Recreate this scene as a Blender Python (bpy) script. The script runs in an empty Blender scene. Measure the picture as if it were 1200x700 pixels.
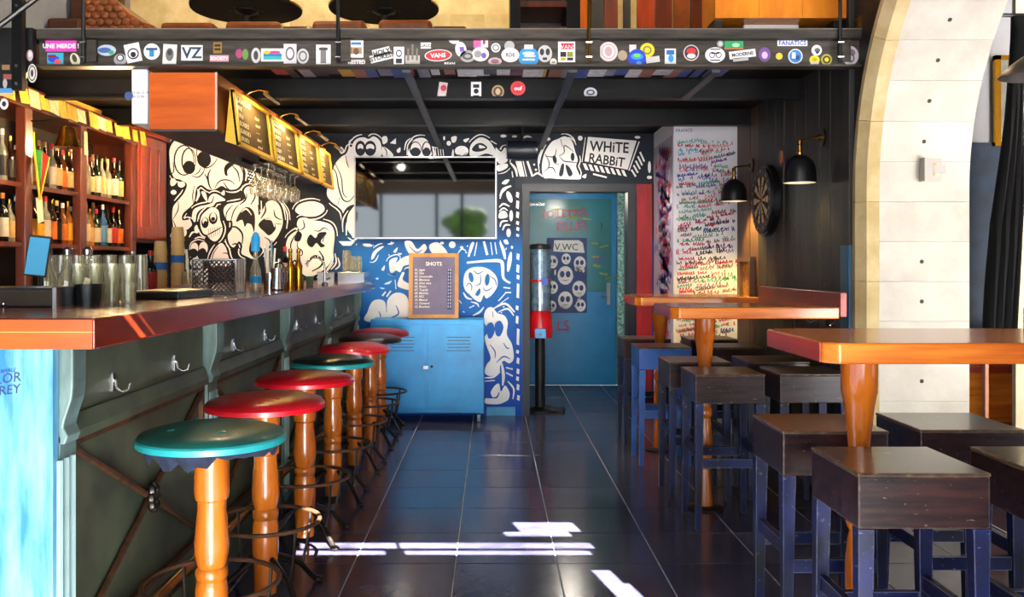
import bpy, math, random
from mathutils import Vector, Matrix, Euler
random.seed(7)
R = math.radians
SC = bpy.context.scene
COL = SC.collection

# ------------------------------------------------------------------ camera, sky, sun, exposure
FPX, CX, CY, H = 1055.0, 577.0, 310.0, 1.32
cam_d = bpy.data.cameras.new('camera')
cam_d.sensor_width = 36.0
cam_d.lens = 36.0 * FPX / 1200.0
cam_d.shift_x = (600.0 - CX) / 1200.0
cam_d.shift_y = -(350.0 - CY) / 1200.0
cam_d.clip_start = 0.02
cam = bpy.data.objects.new('camera', cam_d)
cam.location = (0, 0, H)
cam.rotation_euler = (R(90), 0, 0)
COL.objects.link(cam)
SC.camera = cam

wd = bpy.data.worlds.new('sky')
SC.world = wd
wd.use_nodes = True
bg = wd.node_tree.nodes['Background']
bg.inputs[0].default_value = (0.80, 0.90, 1.0, 1)
bg.inputs[1].default_value = 3.4

SUN_DIR = Vector((0.22, -1.0, 0.58))          # towards the sun
sun_d = bpy.data.lights.new('sun', 'SUN')
sun_d.energy = 150.0
sun_d.angle = R(0.12)
sun_d.color = (1.0, 0.96, 0.9)
sun = bpy.data.objects.new('sun', sun_d)
sun.rotation_euler = SUN_DIR.to_track_quat('Z', 'Y').to_euler()
COL.objects.link(sun)

vs = SC.view_settings
vs.view_transform = 'Standard'
vs.look = 'None'
vs.exposure = 0.8
vs.gamma = 1.0
vs.use_curve_mapping = False

def lamp(name, kind, loc, energy, color, size=0.1, rot=None, spot=None, size_y=None):
    d = bpy.data.lights.new(name, kind)
    d.energy = energy
    d.color = color
    if kind == 'AREA':
        d.size = size
        if size_y:
            d.shape = 'RECTANGLE'
            d.size_y = size_y
    else:
        d.shadow_soft_size = size
    if spot:
        d.spot_size = R(spot)
        d.spot_blend = 0.6
    o = bpy.data.objects.new(name, d)
    o.location = loc
    if rot:
        o.rotation_euler = rot
    COL.objects.link(o)
    return o

WARM = (1.0, 0.62, 0.28)
# lamps of the bar that hang out of the picture (mezzanine ceiling lamps, back bar strip, corridor lamp) and added fill lights
lamp('mezzanine_lamp', 'POINT', (-1.6, 6.0, 4.4), 90, (1.0, 0.75, 0.45), 0.15)
lamp('mezzanine_lamp', 'POINT', (1.0, 6.2, 4.4), 70, (1.0, 0.75, 0.45), 0.15)
lamp('header_fill_light', 'POINT', (-1.2, -1.55, 4.1), 60, (1.0, 0.88, 0.72), 0.12)  # added light to brighten the header mirrored in the television
lamp('side_room_fill_light', 'POINT', (4.3, 3.2, 3.9), 110, (1.0, 0.93, 0.82), 0.12)  # added fill to brighten the pier and wall beyond the arch
lamp('back_bar_lamp', 'POINT', (-2.2, 5.2, 2.12), 30, WARM, 0.06)
lamp('back_bar_lamp', 'POINT', (-2.25, 6.7, 2.2), 40, WARM, 0.06)
lamp('corridor_lamp', 'POINT', (0.75, 8.7, 1.98), 9, (1.0, 0.92, 0.8), 0.06)

# ------------------------------------------------------------------ helpers
def P(px, py, d):
    return Vector(((px - CX) * d / FPX, d, H - (py - CY) * d / FPX))

def lin(c):
    return tuple((x / 12.92 if x <= 0.04045 else ((x + 0.055) / 1.055) ** 2.4) for x in c)

def hexc(h):
    return lin(tuple(int(h[i:i + 2], 16) / 255.0 for i in (0, 2, 4)))

MATS = {}

def mat(name, col, rough=0.5, metal=0.0, var=0.0, scale=8.0, col2=None, bump=0.0, bscale=None, stretch=None,
        spec=0.5, coat=0.0, emit=None, estr=0.0, trans=0.0, ior=1.45, objrand=0.0, alpha=None):
    """procedural principled material: noise between col and col2, optional fine bump"""
    if name in MATS:
        return MATS[name]
    if isinstance(col, str):
        col = hexc(col)
    if isinstance(col2, str):
        col2 = hexc(col2)
    m = bpy.data.materials.new(name)
    m.use_nodes = True
    nt = m.node_tree
    N, L = nt.nodes, nt.links
    b = N['Principled BSDF']
    b.inputs['Roughness'].default_value = rough
    b.inputs['Metallic'].default_value = metal
    b.inputs['Specular IOR Level'].default_value = spec
    b.inputs['Coat Weight'].default_value = coat
    b.inputs['Coat Roughness'].default_value = 0.12
    b.inputs['IOR'].default_value = ior
    b.inputs['Transmission Weight'].default_value = trans
    if emit is not None:
        b.inputs['Emission Color'].default_value = (*emit, 1)
        b.inputs['Emission Strength'].default_value = estr
    if col2 is None:
        col2 = tuple(min(1, c * (1 - var)) for c in col)
    tc = N.new('ShaderNodeTexCoord')
    mp = N.new('ShaderNodeMapping')
    L.new(tc.outputs['Object'], mp.inputs['Vector'])
    if stretch:
        mp.inputs['Scale'].default_value = stretch
    nz = N.new('ShaderNodeTexNoise')
    nz.inputs['Scale'].default_value = scale
    nz.inputs['Detail'].default_value = 5.0
    nz.inputs['Roughness'].default_value = 0.6
    L.new(mp.outputs[0], nz.inputs['Vector'])
    rp = N.new('ShaderNodeValToRGB')
    rp.color_ramp.elements[0].position = 0.34
    rp.color_ramp.elements[1].position = 0.66
    rp.color_ramp.elements[0].color = (*col2, 1)
    rp.color_ramp.elements[1].color = (*col, 1)
    L.new(nz.outputs['Fac'], rp.inputs['Fac'])
    out = rp.outputs['Color']
    if objrand:
        oi = N.new('ShaderNodeObjectInfo')
        mr = N.new('ShaderNodeMapRange')
        mr.inputs[3].default_value = 1 - objrand
        mr.inputs[4].default_value = 1 + objrand
        L.new(oi.outputs['Random'], mr.inputs[0])
        mx = N.new('ShaderNodeMix')
        mx.data_type = 'RGBA'
        mx.blend_type = 'MULTIPLY'
        mx.inputs[0].default_value = 1.0
        L.new(out, mx.inputs[6])
        L.new(mr.outputs[0], mx.inputs[7])
        out = mx.outputs[2]
        ad = N.new('ShaderNodeVectorMath')
        sc = N.new('ShaderNodeVectorMath')
        sc.operation = 'SCALE'
        sc.inputs[0].default_value = (7, 13, 5)
        L.new(oi.outputs['Random'], sc.inputs['Scale'])
        L.new(mp.outputs[0], ad.inputs[0])
        L.new(sc.outputs[0], ad.inputs[1])
        L.new(ad.outputs[0], nz.inputs['Vector'])
    L.new(out, b.inputs['Base Color'])
    if bump:
        bp = N.new('ShaderNodeBump')
        bp.inputs['Strength'].default_value = bump
        bp.inputs['Distance'].default_value = 0.01
        if bscale:
            n2 = N.new('ShaderNodeTexNoise')
            n2.inputs['Scale'].default_value = bscale
            n2.inputs['Detail'].default_value = 4
            L.new(mp.outputs[0], n2.inputs['Vector'])
            L.new(n2.outputs['Fac'], bp.inputs['Height'])
        else:
            L.new(nz.outputs['Fac'], bp.inputs['Height'])
        L.new(bp.outputs[0], b.inputs['Normal'])
    MATS[name] = m
    return m

def glassm(name, col=(0.95, 0.98, 0.96), rough=0.02, alpha=0.22, haze=0.0):
    """thin clear glass: glossy over mostly transparent, cheap and noise free"""
    if name in MATS:
        return MATS[name]
    m = bpy.data.materials.new(name)
    m.use_nodes = True
    nt = m.node_tree
    N, L = nt.nodes, nt.links
    N.remove(N['Principled BSDF'])
    tr = N.new('ShaderNodeBsdfTransparent')
    tr.inputs[0].default_value = (*col, 1)
    gl = N.new('ShaderNodeBsdfGlossy')
    gl.inputs['Roughness'].default_value = rough
    lw = N.new('ShaderNodeLayerWeight')
    lw.inputs[0].default_value = 0.35
    mr = N.new('ShaderNodeMapRange')
    mr.inputs[3].default_value = alpha * 0.35
    mr.inputs[4].default_value = min(1, alpha * 3.0)
    L.new(lw.outputs['Facing'], mr.inputs[0])
    df = N.new('ShaderNodeBsdfDiffuse')
    df.inputs[0].default_value = (*[min(1, c * 0.95) for c in col], 1)
    m0 = N.new('ShaderNodeMixShader')
    m0.inputs[0].default_value = haze
    L.new(tr.outputs[0], m0.inputs[1])
    L.new(df.outputs[0], m0.inputs[2])
    mx = N.new('ShaderNodeMixShader')
    L.new(mr.outputs[0], mx.inputs[0])
    L.new(m0.outputs[0], mx.inputs[1])
    L.new(gl.outputs[0], mx.inputs[2])
    L.new(mx.outputs[0], N['Material Output'].inputs[0])
    MATS[name] = m
    return m

class MB:
    def __init__(s):
        s.v, s.f = [], []

    def add(s, vs_, fs):
        n = len(s.v)
        s.v += [tuple(p) for p in vs_]
        s.f += [tuple(i + n for i in q) for q in fs]
        return s

    def box(s, x0, x1, y0, y1, z0, z1):
        return s.add([(x0, y0, z0), (x1, y0, z0), (x1, y1, z0), (x0, y1, z0), (x0, y0, z1), (x1, y0, z1), (x1, y1, z1), (x0, y1, z1)],
                     [(0, 3, 2, 1), (4, 5, 6, 7), (0, 1, 5, 4), (1, 2, 6, 5), (2, 3, 7, 6), (3, 0, 4, 7)])

    def obox(s, c, size, eul=(0, 0, 0)):
        m = Euler(eul).to_matrix()
        hx, hy, hz = [a / 2 for a in size]
        pts = [Vector(c) + m @ Vector((x, y, z)) for x, y, z in
               [(-hx, -hy, -hz), (hx, -hy, -hz), (hx, hy, -hz), (-hx, hy, -hz), (-hx, -hy, hz), (hx, -hy, hz), (hx, hy, hz), (-hx, hy, hz)]]
        return s.add(pts, [(0, 3, 2, 1), (4, 5, 6, 7), (0, 1, 5, 4), (1, 2, 6, 5), (2, 3, 7, 6), (3, 0, 4, 7)])

    def tbox(s, c0, a0, c1, a1):
        """tapered square bar from c0 (half size a0) to c1 (half size a1), mostly vertical"""
        pts = []
        for c, a in ((c0, a0), (c1, a1)):
            pts += [(c[0] - a, c[1] - a, c[2]), (c[0] + a, c[1] - a, c[2]), (c[0] + a, c[1] + a, c[2]), (c[0] - a, c[1] + a, c[2])]
        return s.add(pts, [(0, 3, 2, 1), (4, 5, 6, 7), (0, 1, 5, 4), (1, 2, 6, 5), (2, 3, 7, 6), (3, 0, 4, 7)])

    def cyl(s, p0, p1, r0, r1=None, n=12):
        return s.tube([p0, p1], [r0, r0 if r1 is None else r1], n)

    def tube(s, pts, r, n=8, closed=False):
        pts = [Vector(p) for p in pts]
        k = len(pts)
        rs = list(r) if isinstance(r, (list, tuple)) else [r] * k
        vs_, fs = [], []
        up = None
        for i, p in enumerate(pts):
            if closed:
                t = pts[(i + 1) % k] - pts[i - 1]
            else:
                t = pts[min(i + 1, k - 1)] - pts[max(i - 1, 0)]
            t.normalize()
            if up is None:
                a = Vector((0, 0, 1)) if abs(t.z) < 0.9 else Vector((1, 0, 0))
                up = (a - t * a.dot(t)).normalized()
            else:
                up = (up - t * up.dot(t)).normalized()
            w = t.cross(up)
            for j in range(n):
                a = 2 * math.pi * j / n
                vs_.append(p + (up * math.cos(a) + w * math.sin(a)) * rs[i])
        rng = k if closed else k - 1
        for i in range(rng):
            for j in range(n):
                a, b = i * n + j, i * n + (j + 1) % n
                c, d = ((i + 1) % k) * n + (j + 1) % n, ((i + 1) % k) * n + j
                fs.append((a, d, c, b))
        if not closed:
            fs.append(tuple(range(n)))
            fs.append(tuple((k - 1) * n + j for j in range(n - 1, -1, -1)))
        return s.add(vs_, fs)

    def lathe(s, prof, c=(0, 0, 0), n=20, capb=True, capt=True):
        vs_, fs = [], []
        for r, z in prof:
            for j in range(n):
                a = 2 * math.pi * j / n
                vs_.append((c[0] + r * math.cos(a), c[1] + r * math.sin(a), c[2] + z))
        for i in range(len(prof) - 1):
            for j in range(n):
                a, b = i * n + j, i * n + (j + 1) % n
                fs.append((a, b, b + n, a + n))
        if capb and prof[0][0] > 1e-6:
            fs.append(tuple(range(n - 1, -1, -1)))
        if capt and prof[-1][0] > 1e-6:
            k = (len(prof) - 1) * n
            fs.append(tuple(k + j for j in range(n)))
        return s.add(vs_, fs)

    def prism(s, poly, axis, c0, c1):
        """poly of 2D points extruded along axis: x->(y,z), y->(x,z), z->(x,y)"""
        n = len(poly)
        f = {'x': lambda a, b, c: (c, a, b), 'y': lambda a, b, c: (a, c, b), 'z': lambda a, b, c: (a, b, c)}[axis]
        vs_ = [f(a, b, c0) for a, b in poly] + [f(a, b, c1) for a, b in poly]
        fs = [tuple(range(n - 1, -1, -1)), tuple(range(n, 2 * n))]
        fs += [(i, (i + 1) % n, (i + 1) % n + n, i + n) for i in range(n)]
        return s.add(vs_, fs)

    def ell(s, c, rx, ry, rz, n=16, m=8):
        prof = []
        vs_, fs = [], []
        for i in range(m + 1):
            t = -math.pi / 2 + math.pi * i / m
            for j in range(n):
                a = 2 * math.pi * j / n
                vs_.append((c[0] + rx * math.cos(t) * math.cos(a), c[1] + ry * math.cos(t) * math.sin(a), c[2] + rz * math.sin(t)))
        for i in range(m):
            for j in range(n):
                a, b = i * n + j, i * n + (j + 1) % n
                fs.append((a, b, b + n, a + n))
        return s.add(vs_, fs)

    def face(s, pts):
        return s.add(pts, [tuple(range(len(pts)))])

    def mesh(s, name, smooth=False):
        me = bpy.data.meshes.new(name)
        me.from_pydata(s.v, [], s.f)
        me.update()
        me.validate()
        if smooth:
            for p in me.polygons:
                p.use_smooth = True
            me.set_sharp_from_angle(angle=R(38))
        return me

    def build(s, name, m, parent=None, smooth=False, bevel=0.0, label=None, loc=None):
        o = bpy.data.objects.new(name, s.mesh(name, smooth))
        o.data.materials.append(m)
        COL.objects.link(o)
        if parent:
            o.parent = parent
        if loc:
            o.location = loc
        if bevel:
            bv = o.modifiers.new('bevel', 'BEVEL')
            bv.width = bevel
            bv.segments = 2
            bv.limit_method = 'ANGLE'
        if label:
            o['label'] = label
        return o

def fixn(o):
    """make face normals consistent"""
    import bmesh
    bm = bmesh.new()
    bm.from_mesh(o.data)
    bmesh.ops.recalc_face_normals(bm, faces=bm.faces)
    bm.to_mesh(o.data)
    bm.free()
    return o

def tag(o, label, cat, group=None):
    o['label'] = label
    o['category'] = cat
    if group:
        o['group'] = group
    return o

def thing(name, label, cat, loc=(0, 0, 0), rz=0.0, group=None):
    o = bpy.data.objects.new(name, None)
    o.empty_display_size = 0.1
    COL.objects.link(o)
    o.location = loc
    o.rotation_euler = (0, 0, rz)
    return tag(o, label, cat, group)

def struct(o):
    o['kind'] = 'structure'
    return o

def copy_tree(o, parent=None):
    c = o.copy()
    COL.objects.link(c)
    c.parent = parent
    for ch in list(o.children):
        copy_tree(ch, c)
    return c

def text(s, m, parent, loc, rot, size, name='lettering', depth=0.0, align='LEFT', sx=1.0, shear=0.0, bold=0.0):
    cu = bpy.data.curves.new(name, 'FONT')
    cu.body = s
    cu.size = size
    cu.resolution_u = 2
    cu.align_x = align
    cu.extrude = depth
    cu.shear = shear
    cu.offset = bold * size
    tmp = bpy.data.objects.new('tmp', cu)
    me = bpy.data.meshes.new_from_object(tmp)
    bpy.data.objects.remove(tmp)
    bpy.data.curves.remove(cu)
    me.name = name
    o = bpy.data.objects.new(name, me)
    me.materials.clear()
    me.materials.append(m)
    COL.objects.link(o)
    o.parent = parent
    o.location = loc
    o.rotation_euler = rot
    o.scale = (sx, 1, 1)
    return o

FRONT = (R(90), 0, 0)
ORD = ['first', 'second', 'third', 'fourth', 'fifth', 'sixth', 'seventh', 'eighth', 'ninth', 'tenth', 'eleventh', 'twelfth',
       'thirteenth', 'fourteenth', 'fifteenth', 'sixteenth', 'seventeenth', 'eighteenth', 'nineteenth', 'twentieth']

# ------------------------------------------------------------------ materials
M_tile = mat('floor_tile', '454358', 0.18, var=0.0, col2='232230', scale=3.2, objrand=0.22, spec=0.6, bump=0.06, bscale=26)
M_grout = mat('grout', 'b4b4ba', 0.8, var=0.3)
M_black = mat('black_paint', '141517', 0.45, var=0.35, scale=14)
M_steel_dark = mat('dark_steel', '121316', 0.42, metal=0.0, col2='08090a', scale=5, spec=0.22)
M_fascia = mat('worn_steel_beam', '4a443d', 0.48, metal=0.3, col2='26231f', scale=3.5, stretch=(1, 1, 8))
M_white = mat('white_paint', 'd9d9dd', 0.6, var=0.08)
M_cream = mat('cream_stone', 'b5b0a4', 0.75, col2='a39d90', scale=4.0, bump=0.25, bscale=60, objrand=0.05)
M_creamtrim = mat('yellow_stone', 'b8a67a', 0.8, col2='a08c5c', scale=6.0, bump=0.3, bscale=40, objrand=0.05)
M_brick = mat('pale_brick', 'e5d3a2', 0.8, col2='cdb67f', scale=5.0, bump=0.3, bscale=40, objrand=0.08)
M_plank = mat('dark_plank', '2e2f2d', 0.55, col2='171817', scale=3.0, stretch=(6, 6, 0.6), objrand=0.22, bump=0.2)
M_plankbrown = mat('brown_plank', '5e4430', 0.5, col2='33241a', scale=3.0, stretch=(6, 6, 0.6), objrand=0.15, bump=0.2)
M_bluepaint = mat('blue_paint_wood', '1d5f86', 0.5, col2='3f6a7c', scale=4.0, stretch=(5, 5, 0.5))
M_darkwall = mat('dark_wall', '17181b', 0.7, var=0.4)
M_redpaint = mat('red_paint', 'a01018', 0.5, col2='7c0a10', scale=4.0, stretch=(4, 4, 0.6))
M_counter = mat('counter_wood', '7a2a12', 0.2, col2='54190a', scale=2.5, stretch=(5, 0.6, 5), coat=0.5, bump=0.03)
M_counter_skylit = mat('counter_wood_skylit', 'd2520f', 0.28, col2='b03a08', scale=3.0, stretch=(0.6, 5, 7), coat=0.4)  # counter wood again, skylight on the end put into the colour
M_honey = mat('honey_wood', 'b8661a', 0.2, col2='94480e', scale=3.0, stretch=(4, 4, 0.5), coat=0.6, objrand=0.08)
M_table = mat('table_wood', 'd8801f', 0.25, col2='a8500f', scale=2.2, stretch=(0.7, 6, 9), coat=0.5)
M_table_red = mat('red_stained_wood', 'a83214', 0.4, col2='741c0a', scale=2.2, stretch=(4, 0.6, 6), coat=0.12)
M_walnut = mat('back_bar_wood', '6e2f12', 0.35, col2='451a0a', scale=3.0, stretch=(4, 4, 0.5), coat=0.2)
M_orangewood = mat('orange_veneer', 'd0641e', 0.3, col2='a44410', scale=2.2, stretch=(0.6, 3, 5), coat=0.3)
M_stoolwood = mat('dark_stool_wood', '301a18', 0.3, col2='08050b', scale=5.0, stretch=(1.0, 5, 9), coat=0.1, spec=0.35, objrand=0.15, bump=0.08)
M_stooltop = mat('worn_stool_top', '4a382a', 0.3, col2='221812', scale=2.6, coat=0.3, objrand=0.12)
M_stoolleg = mat('blue_black_leg', '0c1748', 0.42, col2='050814', scale=6.0, coat=0.0, spec=0.3, objrand=0.2)
M_barpanel = mat('bar_panel_green', '48533f', 0.5, col2='282f27', scale=3.5, bump=0.05)
M_barpil = mat('bar_pilaster_green', '5f7a76', 0.45, col2='43564f', scale=5.0, stretch=(4, 4, 0.8))
M_barend = mat('bar_end_blue', '0a62a0', 0.45, col2='6aa8ba', scale=4.0, stretch=(5, 5, 0.7))
M_rust = mat('rusty_iron', '5e3a22', 0.6, metal=0.5, col2='33241c', scale=20, bump=0.2)
M_iron = mat('black_iron', '2b2522', 0.4, metal=0.7, col2='171412', scale=12)
M_chrome = mat('polished_steel', 'c9ccd0', 0.16, metal=1.0, var=0.1)
M_brass = mat('brass', 'b58a3c', 0.25, metal=1.0, var=0.2)
M_gold = mat('gold_metal', 'c8922a', 0.22, metal=1.0, var=0.2)
M_teal = mat('teal_vinyl', '115850', 0.38, col2='0b403c', scale=6.0, coat=0.08)
M_tealrim = mat('teal_rim', '1f8a8c', 0.35, var=0.2)
M_red = mat('red_vinyl', 'c40d22', 0.3, col2='a50a1a', scale=6.0, coat=0.35)
M_darkred = mat('dark_red_vinyl', '7d0f16', 0.35, var=0.2)
M_dkgreen = mat('black_green_vinyl', '10231f', 0.3, col2='0a1513', scale=6.0, coat=0.3)
M_blackvinyl = mat('black_vinyl', '0e1012', 0.35, var=0.2)
M_navycloth = mat('navy_cloth', '14223a', 0.9, col2='0b1322', scale=30)
M_lockerblue = mat('locker_blue', '2296dc', 0.4, col2='1b80c4', scale=3.0)
M_doorteal = mat('door_teal', '1284c0', 0.35, col2='1072a8', scale=2.0)
M_doorreflection = mat('door_reflection', '2f8296', 0.2, col2='3a7474', scale=2.5)  # green reflection on the glossy door, put into the colour
M_screen = mat('screen_black', '020203', 0.04, spec=1.0)
M_leather = mat('brown_leather', '8a4a1c', 0.35, col2='5e2c0e', scale=4.0, coat=0.15)
M_paper = mat('paper', 'e6dfc8', 0.8, var=0.1)
M_note = mat('banknote_paper', 'd8b23c', 0.8, col2='b5913a', scale=20, objrand=0.2)
M_notepale = mat('pale_note_paper', 'd9cfae', 0.8, col2='b5a98a', scale=20)
M_slate = mat('chalkboard', '6a6480', 0.7, col2='56516a', scale=4.0)
M_menu = mat('menu_board_print', '3a2810', 0.75, col2='1c1206', scale=3.0)
M_yellowframe = mat('yellow_frame', 'd7a92a', 0.4, var=0.15)
M_glass = glassm('clear_glass')
M_glassy = glassm('pale_glass', (0.93, 0.92, 0.76), 0.05, 0.34, 0.16)
def worn(m, col, amount=0.55, radius=0.007):
    """paint rubbed off along edges: where a bevelled normal departs from the face normal"""
    nt = m.node_tree
    N, L = nt.nodes, nt.links
    b = N['Principled BSDF']
    src = b.inputs['Base Color'].links[0].from_socket
    bv = N.new('ShaderNodeBevel')
    bv.samples = 4
    bv.inputs['Radius'].default_value = radius
    ge = N.new('ShaderNodeNewGeometry')
    dt = N.new('ShaderNodeVectorMath')
    dt.operation = 'DOT_PRODUCT'
    L.new(bv.outputs[0], dt.inputs[0])
    L.new(ge.outputs['True Normal'], dt.inputs[1])
    nz = N.new('ShaderNodeTexNoise')
    nz.inputs['Scale'].default_value = 35
    nz.inputs['Detail'].default_value = 6
    tc = N.new('ShaderNodeTexCoord')
    L.new(tc.outputs['Object'], nz.inputs['Vector'])
    ad = N.new('ShaderNodeMath')
    ad.operation = 'MULTIPLY_ADD'
    ad.inputs[1].default_value = 0.30
    L.new(nz.outputs['Fac'], ad.inputs[0])
    L.new(dt.outputs['Value'], ad.inputs[2])
    mr = N.new('ShaderNodeMapRange')
    mr.inputs[1].default_value = 1.10
    mr.inputs[2].default_value = 0.98
    mr.inputs[3].default_value = 0.0
    mr.inputs[4].default_value = amount
    L.new(ad.outputs[0], mr.inputs[0])
    # specks and scratches
    n2 = N.new('ShaderNodeTexNoise')
    n2.inputs['Scale'].default_value = 60
    n2.inputs['Detail'].default_value = 3
    mp = N.new('ShaderNodeMapping')
    mp.inputs['Scale'].default_value = (0.6, 0.6, 1.6)
    L.new(tc.outputs['Object'], mp.inputs[0])
    L.new(mp.outputs[0], n2.inputs['Vector'])
    m2 = N.new('ShaderNodeMapRange')
    m2.inputs[1].default_value = 0.66
    m2.inputs[2].default_value = 0.74
    m2.inputs[4].default_value = amount * 0.7
    L.new(n2.outputs['Fac'], m2.inputs[0])
    mxv = N.new('ShaderNodeMath')
    mxv.operation = 'MAXIMUM'
    L.new(mr.outputs[0], mxv.inputs[0])
    L.new(m2.outputs[0], mxv.inputs[1])
    mx = N.new('ShaderNodeMix')
    mx.data_type = 'RGBA'
    L.new(mxv.outputs[0], mx.inputs[0])
    L.new(src, mx.inputs[6])
    mx.inputs[7].default_value = (*hexc(col), 1)
    L.new(mx.outputs[2], b.inputs['Base Color'])
worn(M_stoolwood, 'b59a86')
worn(M_stoolleg, '8f9bb5', 0.6, 0.005)
worn(M_plank, '8a8a80', 0.5, 0.005)
worn(M_stooltop, 'b59a78', 0.5)
M_stoolblue = mat('blue_stool_wood', '2263b4', 0.35, col2='173f86', scale=4.0, coat=0.3)  # bluer variant of the stool wood
worn(M_stoolblue, '9fb5d0', 0.4)
M_ceil = mat('ceiling_paint', '2a2724', 0.8, var=0.2)
M_beige = mat('beige_plaster', 'cbb79a', 0.8, var=0.1)
# ------------------------------------------------------------------ setting
YB, XR, XL = 7.87, 1.90, -3.20        # back wall, right wall, left wall
ZM0, ZM1 = 2.34, 2.53                 # mezzanine beam bottom and top
YM = 4.66                             # mezzanine front

floor = struct(MB().box(XL - 0.2, 7.0, -2.2, 10.2, -0.12, -0.012).build('floor', M_tile))
MB().box(-1.52, 2.54, 0.8, 9.85, -0.012, -0.003).build('grout_bed', M_grout, floor)
tile_me = MB().box(-0.2222, 0.2222, -0.2227, 0.2227, -0.03, 0.0).mesh('tile')
tile_me.materials.append(M_tile)
for i in range(-4, 5):
    for j in range(-7, 13):
        o = bpy.data.objects.new('tile', tile_me)
        o.location = (0.286 + 0.449 * i + 0.2245, 3.97 + 0.45 * j + 0.225, 0)
        COL.objects.link(o)
        o.parent = floor
        bv = o.modifiers.new('bevel', 'BEVEL')
        bv.width = 0.002
        bv.segments = 1

# mural ground: shade left and above, daylit blue below, put into its colour, white shapes are laid over it as flat paint
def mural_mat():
    m = bpy.data.materials.new('mural_ground_lit_shaded')
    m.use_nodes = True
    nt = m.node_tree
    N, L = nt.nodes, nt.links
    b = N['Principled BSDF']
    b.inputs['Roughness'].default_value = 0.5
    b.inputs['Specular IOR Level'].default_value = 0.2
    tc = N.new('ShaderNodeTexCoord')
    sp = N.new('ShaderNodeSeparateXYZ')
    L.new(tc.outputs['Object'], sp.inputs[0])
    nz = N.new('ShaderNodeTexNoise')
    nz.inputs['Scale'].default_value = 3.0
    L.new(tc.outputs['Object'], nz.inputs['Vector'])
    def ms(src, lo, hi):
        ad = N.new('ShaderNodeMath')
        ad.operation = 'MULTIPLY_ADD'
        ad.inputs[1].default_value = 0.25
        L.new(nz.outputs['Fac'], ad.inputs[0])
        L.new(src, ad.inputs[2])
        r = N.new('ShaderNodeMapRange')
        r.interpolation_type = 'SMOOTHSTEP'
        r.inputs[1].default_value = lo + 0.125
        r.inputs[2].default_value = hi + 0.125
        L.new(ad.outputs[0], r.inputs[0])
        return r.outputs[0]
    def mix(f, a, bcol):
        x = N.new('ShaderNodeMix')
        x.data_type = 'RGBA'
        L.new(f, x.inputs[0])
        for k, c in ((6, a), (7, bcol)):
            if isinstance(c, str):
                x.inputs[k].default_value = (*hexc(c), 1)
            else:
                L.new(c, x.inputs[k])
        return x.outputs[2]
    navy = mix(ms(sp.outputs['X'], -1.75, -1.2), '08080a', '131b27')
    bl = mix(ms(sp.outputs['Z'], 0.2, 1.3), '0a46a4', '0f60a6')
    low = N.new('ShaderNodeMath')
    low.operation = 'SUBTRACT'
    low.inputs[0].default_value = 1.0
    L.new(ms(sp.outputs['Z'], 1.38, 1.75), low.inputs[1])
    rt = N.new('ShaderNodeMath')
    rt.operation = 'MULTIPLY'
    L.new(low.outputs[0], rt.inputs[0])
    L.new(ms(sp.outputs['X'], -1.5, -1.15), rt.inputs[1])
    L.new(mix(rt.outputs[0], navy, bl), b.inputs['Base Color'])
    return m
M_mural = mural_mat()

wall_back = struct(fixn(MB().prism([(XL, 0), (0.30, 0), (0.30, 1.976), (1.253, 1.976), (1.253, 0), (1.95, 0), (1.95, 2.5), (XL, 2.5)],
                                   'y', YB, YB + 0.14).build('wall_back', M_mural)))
wall_up = struct(MB().box(XL, 3.0, YB + 0.03, YB + 0.2, 2.5, 5.0).build('wall_back_upper', M_brick))
bme = [MB().box(-0.195, 0.195, -0.02, 0.03, -0.085, 0.085).mesh('brick'), MB().box(-0.145, 0.145, -0.02, 0.03, -0.085, 0.085).mesh('brick')]
for q in bme:
    q.materials.append(M_brick)
for r_ in range(5):
    x = -2.86 + (0.2 if r_ % 2 else 0)
    k = 0
    while x < 0.1:
        w = (0.39, 0.29)[(k + r_) % 2]
        o = bpy.data.objects.new('brick', bme[(k + r_) % 2])
        o.location = (x + w / 2, YB + 0.03 + random.uniform(-0.004, 0.004), 2.62 + 0.18 * r_ + 0.085)
        COL.objects.link(o)
        o.parent = wall_up
        x += w + 0.01
        k += 1

wall_left = struct(MB().box(XL - 0.15, XL, -2.2, YB + 0.14, 0, 5.0).build('wall_left', M_darkwall))
wl2 = struct(MB().box(XL + 0.0, XL + 0.02, 4.8, YB + 0.03, 2.53, 5.0).build('wall_left_upper', mat('grey_blue_plaster', '8f95a6', 0.8, var=0.1)))
ceiling = struct(MB().box(XL - 0.2, 7.0, -2.3, 10.2, 5.0, 5.1).build('ceiling', M_ceil))

# corridor behind the doorway
struct(MB().box(0.14, 0.28, YB + 0.14, 9.95, 0, 2.2).build('wall_corridor_left', mat('corridor_grey', '5a6466', 0.6, var=0.2)))
struct(MB().box(1.42, 1.56, YB + 0.14, 9.95, 0, 2.2).build('wall_corridor_right', mat('corridor_grey', '5a6466', 0.6)))
struct(MB().box(0.14, 1.56, YB + 0.14, 9.95, 2.12, 2.2).build('ceiling_corridor', M_darkwall))
struct(MB().box(0.14, 1.56, 9.86, 9.98, 0, 2.2).build('wall_corridor_end', mat('corridor_grey', '5a6466', 0.6)))

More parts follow.
